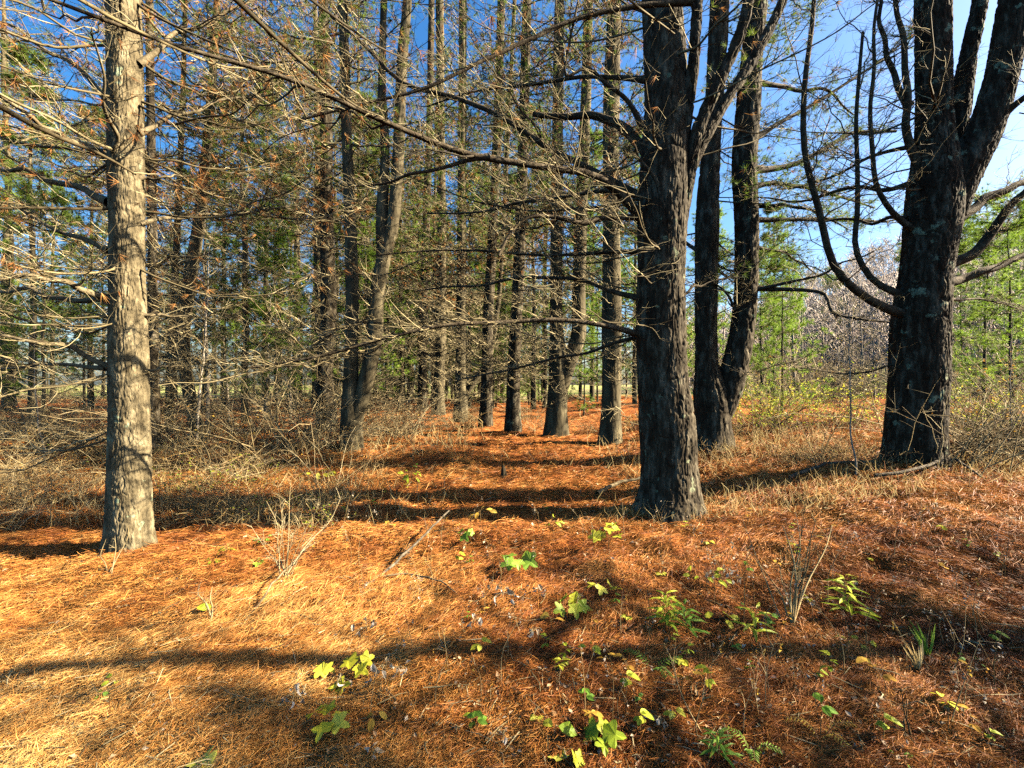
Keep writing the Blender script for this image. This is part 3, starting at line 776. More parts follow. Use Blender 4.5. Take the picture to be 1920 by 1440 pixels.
for px, Y, k, s, lab, gp in (
    (1895, 11.5, 0, .9, 'bright green young pine at the right edge beyond the broad pine', None),
    (1845, 15, 1, 1.0, 'green young pine just right of the broad dark trunk, farther back', None),
    (1800, 26, 2, 1.3, 'larger green pine on the slope behind the broad dark trunk', None),
    (1960, 20, 1, 1.4, 'tall green young pine at the far right edge', None),
    (1465, 13.5, 0, .78, 'green young pine between the twin stemmed pine and the broad one', None),
    (1425, 20, 0, 1.1, 'pale green young pine just right of the twin stemmed pine', None),
    (1095, 19, 0, .75, 'bright lime young pine right of the leaning double pine', None),
    (1120, 26, 1, 1.2, 'taller lime young pine behind the leaning double pine', None),
    (1175, 32, 1, 1.3, 'lime young pines filling the gap left of the big pine', 'young pines left of the big pine'),
    (1010, 34, 1, 1.2, 'lime young pines filling the gap left of the big pine', 'young pines left of the big pine'),
    (520, 14.5, 1, .95, 'dark green young pine left of the tall dark trunk', None),
    (465, 17, 2, 1.0, 'dark green pine deeper in the left stand', None),
    (690, 19, 1, 1.1, 'dark green pine seen behind the crooked twin pine', None),
    (560, 32, 0, 1.3, 'green young pine far back behind the tall dark trunk', None),
    (80, 14, 2, .95, 'dark low pine left of the pale trunk', None),
    (-40, 18, 2, 1.1, 'dark young pine cut by the left edge', None),
    (160, 22, 2, 1.1, 'dark young pine behind the pale left pine', None),
    (890, 38, 1, 1.4, 'green young pine at the end of the lane', None),
    (760, 30, 0, 1.5, 'lime young pine between trunks left of the lane end', None),
    (930, 27, 0, 1.1, 'small lime young pine just behind the slim trunk pair', None),
    (610, 24, 1, 1.35, 'green young pine directly behind the tall dark trunk', None),
    (380, 20, 2, 1.35, 'dark green pine behind the bent pine', None),
    (1240, 24, 1, 1.6, 'tall lime young pine hidden partly by the big pine', None),
    (1330, 30, 1, 1.7, 'tall lime young pine behind the twin stems', None),
    (500, 17, 4, .9, 'tall bushy green pine left of the tall dark trunk', None),
    (420, 23, 4, 1.1, 'tall bushy green pine behind the bent pine', None),
    (60, 17, 4, .95, 'tall dark bushy pine at the left edge behind the limbs', None),
    (170, 24, 4, 1.1, 'tall dark bushy pine behind the pale left pine', None),
    (690, 21, 4, 1.0, 'tall bushy pine behind the crooked twin pine', None),
    (790, 30, 5, 1.1, 'tall sunlit lime pine behind the narrow dark trunk', None),
    (880, 26, 5, 1.0, 'tall sunlit lime pine behind the slim trunk pair', None),
    (1000, 24, 4, 1.1, 'tall bushy pine between the dark straight trunk and the double one', None),
    (1110, 27, 5, 1.2, 'tall sunlit lime pine right of the leaning double pine', None),
    (1190, 22, 5, 1.0, 'tall sunlit lime pine just left of the big pine', None),
    (1450, 23, 5, .75, 'lime pine showing right of the twin stems', None),
    (1560, 46, 2, 1.4, 'dark green pine low on the grey hillside', None),
    (1700, 52, 2, 1.6, 'larger dark green pine low on the grey hillside', None)):
    x = (px - 960) / F * Y
    put_tree('young_pine', YP[k], (x, Y, gz(x, Y)), rng.uniform(0, 6.28), s, lab, 'pine tree', gp or 'young green pines')

for k in range(30):      # dark young growth that closes off the stand
    px = rng.uniform(-140, 1000); Y = rng.uniform(27, 48); x = (px - 960) / F * Y
    put_tree('young_pine', YP[(2, 2, 1, 0, 3)[rng.randint(5)]], (x, Y, gz(x, Y)), rng.uniform(0, 6.28), rng.uniform(.8, 1.5), 'young pine in the dim undergrowth at the back of the stand', 'pine tree', 'young pines at the back of the stand')
for k in range(26):
    px = rng.uniform(1390, 2000); Y = rng.uniform(55, 120); x = (px - 960) / F * Y
    put_tree('young_pine', YP[(2, 2, 1)[rng.randint(3)]], (x, Y, gz(x, Y) - .3), rng.uniform(0, 6.28), rng.uniform(.8, 1.2), 'green pine among the grey woods on the far hillside', 'pine tree', 'pines on the far hillside')
for k in range(16):
    px = rng.uniform(640, 1290); Y = rng.uniform(25, 44); x = (px - 960) / F * Y
    put_tree('young_pine', YP[(0, 1, 1, 5)[rng.randint(4)]], (x, Y, gz(x, Y)), rng.uniform(0, 6.28), rng.uniform(.9, 1.4), 'sunlit lime pine in the gaps between the far trunks', 'pine tree', 'sunlit pines between the far trunks')
# ---------------------------------------------------------------- bare woods on the hillside
def bare_tree_lines(rng, base, H, nb=12, nt=4):
    N = len(base)
    s = np.linspace(0, 1, 4)
    lean = rng.normal(0, .04, (N, 3)) * np.array([1, 1, 0])
    tr = base[:, None, :] + (s[None, :, None] * H[:, None, None]) * (np.array([0, 0, 1.]) + lean[:, None, :])
    t = rng.uniform(.2, .98, (N, nb))
    p, _ = interp(tr, t)
    az = rng.uniform(0, 6.28, (N, nb)); e = rng.uniform(.4, 1.2, (N, nb))
    d = np.stack([np.cos(az) * np.cos(e), np.sin(az) * np.cos(e), np.sin(e)], -1)
    L = H[:, None] * rng.uniform(.12, .34, (N, nb)) * (1.1 - .6 * t)
    br = (p[:, :, None, :] + d[:, :, None, :] * L[:, :, None, None] * np.linspace(0, 1, 3)[None, None, :, None]).reshape(-1, 3, 3)
    br[:, 1:] += rng.normal(0, .15, br[:, 1:].shape)
    tw, _ = side_twigs(rng, br, nt, .5, 1.6, K=3, curl=.2, up=.4)
    return tr, br, tw
N = 1100
az = np.radians(rng.uniform(17, 56, N)); dd = 48 + 120 * rng.uniform(0, 1, N) ** 1.2
x = np.sin(az) * dd; y = np.cos(az) * dd
tr, br, tw = bare_tree_lines(rng, np.stack([x, y, gz(x, y)], -1), rng.uniform(6, 10, N))
hm = MB()
tubes(hm, tr, rng.uniform(.04, .09, N)[:, None] * np.array([1, .8, .5, .2]), 4, rng.uniform(.3, 1, N))
tubes(hm, br, .05 * np.array([1, .7, .3]), 3, rng.uniform(0, 1, len(br)))
tubes(hm, tw, .03 * np.array([1, .7, .4]), 3, rng.uniform(0, 1, len(tw)))
tag(hm.obj('bare_woods', M['haze_twig']), 'grey mauve leafless woods covering the far hillside at the right', 'woods', kind='stuff')

def bare_tree(seed, H, r=.07, nb=16):
    rng = rs(seed)
    tr, br, tw = bare_tree_lines(rng, np.zeros((1, 3)), np.array([float(H)]), nb, 7)
    t = MB(); c = catmull(tr[0], 24); c[1:] += np.cumsum(rng.normal(0, .012, (23, 3)), 0)
    tubes(t, c[None], (r * np.linspace(1, .2, 24))[None], 7)
    b = MB(); tubes(b, br, r * .3 * np.array([1, .6, .25]), 4, rng.uniform(.3, 1, len(br)))
    tw = tw.copy(); tw = tw[:, :1] + (tw - tw[:, :1]) * min(1., H / 9)
    tubes(b, tw, r * .12 * np.array([1, .6, .3]), 3, rng.uniform(.2, 1, len(tw)))
    return (t.mesh('trunk', M['bark_grey']), b.mesh('branches', M['twig']))
BT = [bare_tree(300, 9), bare_tree(301, 11, .09), bare_tree(302, 6, .045), bare_tree(303, 3.2, .014, 14)]
for px, Y, k, s, lab in (
    (1490, 30, 1, 1.1, 'pale thin birch like trunk standing against the sky gap'),
    (1505, 34, 0, 1.2, 'second pale thin trunk beside the birch like one'),
    (1545, 38, 0, 1.1, 'slender grey bare tree between the twin pine and the broad pine'),
    (1620, 33, 0, 1.0, 'grey bare tree just left of the broad pine, on the slope'),
    (1640, 27, 2, 1.1, 'thin pale sapling left of the broad pine trunk'),
    (1575, 24, 2, .9, 'leafless grey sapling over the yellow shrubs'),
    (390, 12, 2, 1.15, 'pale thin leafless sapling with sunlit stem right of the bent pine'),
    (368, 10.5, 2, .8, 'short pale sapling beside the bent pine'),
    (520, 15, 3, 1.2, 'thin pale dead sapling in front of the dark green pine'),
    (497, 14, 2, .7, 'short leaning pale sapling in the left brush'),
    (545, 17, 2, .75, 'grey sapling stem beside the tall dark trunk'),
    (430, 16, 2, .8, 'grey sapling stem in the left brush, farther back'),
    (85, 9, 3, 1.0, 'thin dead sapling left of the pale pine'),
    (1605, 6.6, 3, .95, 'tall thin leafless sapling just left of the broad dark pine'),
    (1890, 8, 3, .8, 'leafless sapling in the brambles at the right edge'),
    (1830, 30, 0, 1.1, 'bare grey tree among the green pines at the right')):
    x = (px - 960) / F * Y
    put_tree('bare_tree', BT[k], (x, Y, gz(x, Y) - .03), rng.uniform(0, 6.28), s, lab, 'tree', 'leafless trees and saplings')

# ---------------------------------------------------------------- brambles and shrubs
def bramble(seed, n=26, H=.9, R=.8, arch=.8, rad=.0052, leaves=0, leafsize=.05, nt=4, tl=(.12, .4), sub=1):
    rng = rs(seed)
    az = rng.uniform(0, 6.28, n); e = rng.uniform(.5, 1.45, n); L = rng.uniform(.5, 1.2, n) * H * 1.5
    s = np.linspace(0, 1, 8)[None, :]
    rr = np.cos(e)[:, None] * s * L[:, None] + arch * .25 * s**2 * L[:, None]
    z = np.sin(e)[:, None] * s * L[:, None] - arch * .55 * s**2.2 * L[:, None]
    base = rng.normal(0, R * .3, (n, 2))
    P = np.stack([base[:, :1] + np.cos(az)[:, None] * rr, base[:, 1:] + np.sin(az)[:, None] * rr, z.clip(-.02)], -1)
    P[:, 1:] += np.cumsum(rng.normal(0, .018, (n, 7, 3)), 1)
    mb = MB()
    tubes(mb, P, rad * rng.uniform(.6, 1.3, (n, 1)) * np.linspace(1, .35, 8), 4, rng.uniform(0, 1, n))
    P1, _ = side_twigs(rng, P, nt, *tl, K=4, t0=.25, curl=.4)
    tubes(mb, P1, rad * .5 * RT[:4], 3, rng.uniform(0, 1, len(P1)))
    if sub:
        P2, _ = side_twigs(rng, P1, sub, .05, .16, K=3, curl=.4)
        tubes(mb, P2, rad * .35 * RT[[0, 2, 4]], 3, rng.uniform(0, 1, len(P2)))
    lf = MB()
    if leaves:
        q = P1[rng.randint(len(P1), size=leaves), rng.randint(1, 4, leaves)]
        leaf_quads(lf, q + rng.normal(0, .02, q.shape), np.array([0, -.1, 1.]) + rng.normal(0, .5, (leaves, 3)), rng.uniform(.6, 1.2, leaves) * leafsize, rng, rng.uniform(0, 1, leaves), .2)
    return mb, lf
def bramble_meshes(seed, cane='cane', leafm='ochre', **k):
    a, b = bramble(seed, **k)
    return (a.mesh('stems', M[cane]), b.mesh('leaves', M[leafm], False))
BR = [bramble_meshes(400, n=30, leaves=40, leafsize=.035), bramble_meshes(401, 'cane_pale', n=24, H=1.1, arch=.6, leaves=30, leafsize=.03),
      bramble_meshes(402, n=34, H=.7, arch=1.1, leaves=70, leafsize=.04), bramble_meshes(403, 'cane_pale', n=20, H=1.3, arch=.4, leaves=20, leafsize=.03),
      bramble_meshes(404, leafm='ygreen', n=18, H=.6, leaves=110, leafsize=.045)]
YS = [bramble_meshes(410, leafm='yellow', n=16, H=1.2, arch=.3, leaves=260, leafsize=.055), bramble_meshes(411, leafm='ygreen', n=18, H=1.0, arch=.4, leaves=420, leafsize=.05),
      bramble_meshes(412, 'cane_pale', 'ochre', n=22, H=1.2, arch=.3, leaves=160, leafsize=.05), bramble_meshes(413, 'cane_pale', 'ygreen', n=20, H=1.5, arch=.2, leaves=200, leafsize=.045)]
PN = ('stems', 'leaves')
rng = rs(91)
def scatter_bush(n, x0, x1, y0, y1, kinds, s0, s1, name, lab, grp, pool, skip=None):
    for _ in range(n):
        px = rng.uniform(x0, x1); py = rng.uniform(y0, y1)
        if skip and skip(px, py): continue
        p = hit(px, py)
        put_tree(name, pool[kinds[rng.randint(len(kinds))]], p, rng.uniform(0, 6.28), rng.uniform(s0, s1), lab, 'shrub', grp, PN)
scatter_bush(38, -60, 770, 796, 850, (0, 1, 1, 3, 3), .8, 1.45, 'bramble_bush', 'tangled dry bramble among the left trunks', 'brambles among the left trunks', BR)
scatter_bush(34, -60, 700, 840, 930, (0, 1, 2, 3, 4), .5, .9, 'bramble_bush', 'low dry bramble around the pale left pine', 'brambles around the pale left pine', BR)
scatter_bush(16, 300, 640, 920, 985, (0, 2, 4), .4, .6, 'bramble_bush', 'small low bramble right of the pale left pine', 'small brambles right of the pale pine', BR)
scatter_bush(12, -40, 190, 890, 1010, (0, 1, 2), .5, .8, 'bramble_bush', 'dry bramble left of the pale pine', 'brambles left of the pale pine', BR)
scatter_bush(20, 700, 1010, 782, 812, (0, 1, 3), .55, .9, 'bramble_bush', 'dry bramble at the feet of the far trunks', 'brambles at the feet of the far trunks', BR)
scatter_bush(5, 1000, 1120, 800, 815, (0, 1), .45, .7, 'bramble_bush', 'dry bramble at the foot of the leaning double pine', 'brambles under the leaning double pine', BR)
scatter_bush(16, 1380, 1660, 795, 822, (0, 1, 1, 2, 3), .8, 1.1, 'yellow_shrub', 'yellow leaved shrub between the twin and the broad pine', 'yellow shrubs between twin and broad pine', YS)
scatter_bush(8, 1180, 1400, 800, 825, (0, 1, 2), .5, .8, 'yellow_shrub', 'yellow leaved shrub by the foot of the twin stemmed pine', 'yellow shrubs by the twin pine', YS)
scatter_bush(14, 1790, 1960, 790, 850, (1, 2, 3), .7, 1.1, 'yellow_shrub', 'ochre leaved shrub right of the broad pine', 'shrubs right of the broad pine', YS)
scatter_bush(9, 1790, 1980, 810, 880, (0, 1, 3), .8, 1.2, 'bramble_bush', 'dry bramble right of the broad pine', 'brambles right of the broad pine', BR)
scatter_bush(7, 1330, 1640, 850, 890, (0, 2), .4, .65, 'bramble_bush', 'thin dry bramble left of the broad pine foot', 'brambles left of the broad pine', BR)

for k in range(54):
    px = rng.uniform(1340, 2020); Y = rng.uniform(20, 44); x = (px - 960) / F * Y
    put_tree('thicket', BR[(1, 3, 1, 0)[rng.randint(4)]], (x, Y, gz(x, Y) - .05), rng.uniform(0, 6.28), rng.uniform(2.0, 3.6), 'pale leafless thicket beyond the clearing at the right', 'shrub', 'leafless thickets beyond the clearing', PN)
for k in range(30):
    px = rng.uniform(-120, 1000); Y = rng.uniform(24, 44); x = (px - 960) / F * Y
    put_tree('thicket', BR[(1, 3, 2, 0)[rng.randint(4)]], (x, Y, gz(x, Y) - .05), rng.uniform(0, 6.28), rng.uniform(1.6, 3.0), 'tall dry thicket closing off the back of the stand', 'shrub', 'dry thickets at the back of the stand', PN)
scatter_bush(11, 270, 770, 800, 862, (1, 3, 3), 1.2, 1.7, 'bare_shrub', 'tall wispy pale shrub catching the sun left of the lane', 'tall wispy shrubs left of the lane', BR)
scatter_bush(8, 1780, 1980, 815, 880, (1, 3), 1.1, 1.6, 'bare_shrub', 'tall wispy pale shrub right of the broad pine', 'tall wispy shrubs at the right edge', BR)
# ---------------------------------------------------------------- shrubs and plants one can pick out
def stick_shrub(px, py, tips, lab, mat='cane_pale', w=.008, tw=4, name='bare_shrub', extra=0, seed=1, tl=(.06, .2), cat='shrub'):
    """stems from the ground point to photo tips (x, y, depth offset)"""
    rng = rs(seed); b = hit(px, py)
    root = thing(name, b, lab, cat, world=True)
    P = []
    for x, y, dy in tips:
        e = unp(x, y, b[1] + dy)
        s0 = b + np.append(rng.normal(0, .02, 2), -.02)
        m1 = s0 * .62 + e * .38 + rng.normal(0, .02, 3) + np.array([0, 0, .02]); m2 = s0 * .3 + e * .7 + rng.normal(0, .025, 3)
        P.append(catmull(np.array([s0, m1, m2, e]), 10))
    P = np.array(P)
    for c in P:
        mb = MB(); tubes(mb, c[None], (w * rng.uniform(.6, 1.1) * np.linspace(1, .3, 10))[None], 6, rng.uniform(.2, 1))
        if tw:
            P1, _ = side_twigs(rng, c[None], tw, *tl, K=4, t0=.3, plan=.6)
            tubes(mb, P1, w * .35 * RT[:4], 4, rng.uniform(.2, 1, len(P1)))
            P2, _ = side_twigs(rng, P1, 2, tl[0] * .5, tl[1] * .6, K=3); tubes(mb, P2, w * .22 * RT[[0, 2, 4]], 3, rng.uniform(.2, 1, len(P2)))
        mb.obj('stem', M[mat], root)
    return root

stick_shrub(540, 1085, [(470, 985, .1), (500, 940, 0), (520, 905, .2), (545, 900, .3), (575, 930, -.1), (600, 945, .1), (640, 930, .3), (560, 960, -.2), (490, 1010, -.2), (585, 985, 0), (620, 960, -.1), (530, 950, -.1)],
            'pale many stemmed leafless shrub in front of the pale left pine', w=.0055, tw=9, seed=3)
stick_shrub(396, 1165, [(378, 1088, 0), (398, 1100, .05), (383, 1120, -.05)], 'small pale forked dead plant in the sunny left foreground', w=.006, tw=3, seed=4, tl=(.03, .1))
stick_shrub(1484, 1172, [(1468, 985, .1), (1492, 960, .2), (1510, 940, .2), (1530, 975, .3), (1560, 985, .4), (1500, 1040, -.1), (1462, 1060, 0), (1520, 1010, .1), (1480, 1000, -.2)],
            'many stemmed reddish brown leafless shrub in the right foreground', 'cane', w=.008, tw=4, seed=5)
stick_shrub(1470, 1165, [(1388, 962, .1), (1410, 1040, .1)], 'single long leaning stem left of the right foreground shrub', 'cane', w=.007, tw=4, seed=6)
stick_shrub(1695, 1385, [(1690, 1290, 0), (1700, 1310, .05)], 'thin dark upright dead stalk near the lower right corner', 'cane', w=.005, tw=2, seed=7)
stick_shrub(1328, 1400, [(1300, 1280, .1), (1255, 1225, .2)], 'thin curved dead stalk rising from the green plant at the bottom right', 'cane', w=.006, tw=3, seed=8)
stick_shrub(205, 1075, [(195, 1020, 0), (240, 985, .1), (215, 1010, 0)], 'small dead seedling beside the foot of the pale left pine', w=.007, tw=2, seed=9, tl=(.03, .1))
stick_shrub(1535, 870, [(1500, 790, .1), (1560, 760, .3), (1590, 700, .4), (1610, 720, .2), (1480, 830, -.1), (1580, 820, .1)], 'leafless thicket stems just left of the broad pine foot', 'cane', w=.010, tw=8, seed=10, tl=(.1, .4))
stick_shrub(1810, 880, [(1840, 780, .2), (1880, 760, .2), (1900, 800, .1), (1930, 740, .3), (1790, 820, .1)], 'arching leafless stems right of the broad pine foot', 'cane', w=.010, tw=8, seed=11, tl=(.1, .4))

# fallen sticks and logs
def stick(name, pts, w, lab, mat='limb_pale', seed=0, cat='stick'):
    rng = rs(seed)
    P = []
    for x, y, h_ in pts:
        p = hit(x, y); p[2] += h_; P.append(p)
    c = catmull(np.array(P), 14); c[1:-1] += rng.normal(0, .006, c[1:-1].shape)
    r = w / 2 / F * c[:, 1] * np.linspace(1, .5, 14)
    mb = MB(); tubes(mb, c[None], r[None], 8)
    root = thing(name, c[0] - np.array([0, 0, r[0]]), lab, cat, world=True)
    P1, _ = side_twigs(rng, c[None], 5, .05, .2, K=4, t0=.3, plan=.9)
    tubes(mb, P1, r.mean() * .3 * RT[:4], 4, .8)
    mb.obj('shaft', M[mat], root)
stick('fallen_stick', [(682, 1104, .02), (735, 1070, .05), (790, 1030, .12), (842, 990, .2)], 6, 'pale broken stick propped in the straw left of centre', 'limb', seed=1)
stick('fallen_stick', [(460, 1170, .02), (500, 1125, .06), (545, 1085, .12), (590, 1045, .2)], 4, 'long thin pale stick leaning beside the pale leafless shrub', seed=2)
stick('fallen_branch', [(1120, 930, .03), (1160, 912, .06), (1200, 905, .08)], 9, 'short grey fallen branch beside the foot of the big pine', seed=3, cat='branch')
stick('fallen_branch', [(1640, 905, .1), (1700, 900, .12), (1790, 880, .14), (1840, 900, .04)], 7, 'fallen branch lying across the foot of the broad dark pine', 'limb', 4, 'branch')
stick('fallen_branch', [(1480, 900, .03), (1560, 880, .1), (1640, 875, .06)], 7, 'dark fallen branch left of the broad pine foot', 'limb', 5, 'branch')
stick('fallen_stick', [(700, 1085, .01), (760, 1082, .02), (830, 1100, .03), (860, 1120, .01)], 4, 'thin curved twig lying on the straw right of the propped stick', seed=6)
stick('fallen_stick', [(380, 865, .05), (430, 890, .03), (480, 905, .03)], 6, 'pale fallen stick in the brambles behind the pale pine', seed=7)
# small stump in the lane
p = hit(945, 893)
mb = MB(); c = catmull(np.array([p + [0, 0, -.05], p + [0, 0, .06], p + [-.01, .0, .14], p + [-.015, 0, .2]]), 14)
trunk_surface(mb, c, np.linspace(.05, .022, 14), 24, .012, rs(4), .5, 4, 20.)
tag(mb.obj('stump', M['bark']), 'little dark broken stump standing in the sunlit lane', 'stump')

# leafy plants -------------------------------------------------
def lobed(n=5):
    pts = []
    for k in range(n):
        a = PI / 2 + (k - (n - 1) / 2) * 1.02
        L = (1., .88, .62)[abs(k - n // 2)]
        pts.append((a, L))
    out = [(-.06, -.02)]
    for i, (a, L) in enumerate(sorted(pts, reverse=False)):
        w = .24
        out.append((math.cos(a - w) * L * .84, math.sin(a - w) * L * .84))
        out.append((math.cos(a) * L, math.sin(a) * L))
        out.append((math.cos(a + w) * L * .84, math.sin(a + w) * L * .84))
        if i < n - 1:
            b = a + .51
            out.append((math.cos(b) * .52, math.sin(b) * .52))
    return out
LOBED = [(0, 0)] + sorted(lobed()[1:], key=lambda p: math.atan2(p[1], p[0]) % (2 * PI) if p[1] > -.3 or p[0] > 0 else math.atan2(p[1], p[0]) % (2 * PI))
OVAL = [(0, 0), (.20, .2), (.30, .5), (.2, .8), (0, 1), (-.2, .8), (-.30, .5), (-.20, .2)]
LANCE = [(0, 0), (.07, .2), (.10, .45), (.06, .8), (0, 1), (-.06, .8), (-.10, .45), (-.07, .2)]
def leaf(mb, base, d, nrm, size, shape, rng, fold=.25, droop=.25, tint=.5):
    d = norm(np.asarray(d, float)); s = norm(np.cross(d, nrm)); n_ = np.cross(s, d)
    pl = np.array(shape)
    V = [base + size * (d * .42 - n_ * .02)]
    for x, y in pl:
        V.append(base + size * (s * x + d * y + n_ * (fold * abs(x) - droop * y * y + rng.normal(0, .025))))
    k = len(pl)
    f = [[0, 1 + i, 1 + (i + 1) % k] for i in range(k)]
    mb.add(np.array(V), f, np.clip(tint + rng.normal(0, .06, k + 1), 0, 1))

def leafy_plant(name, px, py, hpx, lab, kind, mat, seed, nleaf=5, lsize=40, spread=60, dy=0., stem='cane', cat='plant'):
    """plant rooted at the ground pixel; heights and sizes given in photo pixels at that depth"""
    rng = rs(seed); b = hit(px, py); k = b[1] / F
    root = thing(name, b, lab, cat, 'leafy seedlings on the pine straw', world=True)
    H = hpx * k; R = spread * k; S = lsize * k * {'maple': .66, 'oval': .8, 'frond': .6, 'wither': .75}.get(kind, .9)
    st = MB(); lf = MB()
    top = b + np.array([rng.normal(0, .15) * H, rng.normal(0, .1) * H, H])
    main = catmull(np.array([b + [0, 0, -.02], b * .5 + top * .5 + rng.normal(0, .04 * H, 3), top]), 8)
    tubes(st, main[None], np.linspace(.0028, .0014, 8)[None], 5, .4)
    for i in range(nleaf):
        az = i * 2.4 + rng.uniform(-.5, .5)
        if kind in ('maple', 'oval'):
            t = rng.uniform(.55, 1); o, _ = interp(main[None], np.array([[t]])); o = o[0, 0]
            e = o + np.array([math.cos(az) * R * rng.uniform(.3, .9), math.sin(az) * R * rng.uniform(.3, .9), H * rng.uniform(-.05, .22)])
            pet = catmull(np.array([o, (o + e) / 2 + [0, 0, .1 * R], e]), 5)
            tubes(st, pet[None], np.full((1, 5), .0012), 4, .5)
            d = np.array([math.cos(az), math.sin(az), -.15]) + rng.normal(0, .3, 3)
            nr = np.array([rng.normal(0, .4), -.45 + rng.normal(0, .35), .9])
            leaf(lf, e, d, nr, S * rng.uniform(.7, 1.15), LOBED if kind == 'maple' else OVAL, rng, .22, .3, rng.uniform(.2, .9))
        elif kind == 'spike':      # narrow leaves up a stem (goldenrod)
            t = .25 + .75 * i / nleaf; o, _ = interp(main[None], np.array([[t]])); o = o[0, 0]
            d = np.array([math.cos(az), math.sin(az), .45]); leaf(lf, o, d, np.array([0, 0, 1.]), S * (1.15 - .5 * t), LANCE, rng, .3, .45, rng.uniform(.2, .9))
        elif kind == 'frond':      # arching pinnate sprays
            e = b + np.array([math.cos(az) * R, math.sin(az) * R * .8, H * rng.uniform(.5, 1)])
            sp = catmull(np.array([b, b * .5 + e * .5 + [0, 0, H * .4], e]), 8); tubes(st, sp[None], np.linspace(.002, .001, 8)[None], 4, .5)
            for j in range(9):
                o, tg = interp(sp[None], np.array([[.2 + .8 * j / 9]])); o = o[0, 0]; tg = tg[0, 0]
                for sg in (-1, 1):
                    sd = norm(np.cross(tg, [0, 0, 1.])) * sg
                    leaf(lf, o, tg * .6 + sd, np.array([0, -.2, 1.]), S * rng.uniform(.8, 1.1), OVAL if lsize > 24 else LANCE, rng, .2, .3, rng.uniform(.2, .9))
        elif kind == 'blade':
            d = np.array([math.cos(az) * .35, math.sin(az) * .35, 1]); leaf(lf, b, d, np.array([0, -1, .3]), S * rng.uniform(.6, 1.1), [(0, 0), (.03, .2), (.035, .6), (0, 1), (-.035, .6), (-.03, .2)], rng, .3, .3, rng.uniform(.2, .9))
        elif kind == 'wither':     # hanging curled dead leaves
            t = rng.uniform(.4, 1); o, _ = interp(main[None], np.array([[t]])); o = o[0, 0] + np.array([math.cos(az) * R * rng.uniform(.2, .8), math.sin(az) * R * .5, 0])
            d = np.array([rng.normal(0, .4), rng.normal(0, .4), -1]); leaf(lf, o, d, rng.normal(size=3) + np.array([0, -.8, .2]), S * rng.uniform(.6, 1.1), OVAL, rng, .9, .6, rng.uniform(.2, 1))
            pet = catmull(np.array([main[int(t * 7)], (main[int(t * 7)] + o) / 2 + [0, 0, .08 * H], o]), 5); tubes(st, pet[None], np.full((1, 5), .0012), 4, .6)
    st.obj('stem', M[stem], root)
    lf.obj('leaves', M[mat], root, False)
    return root

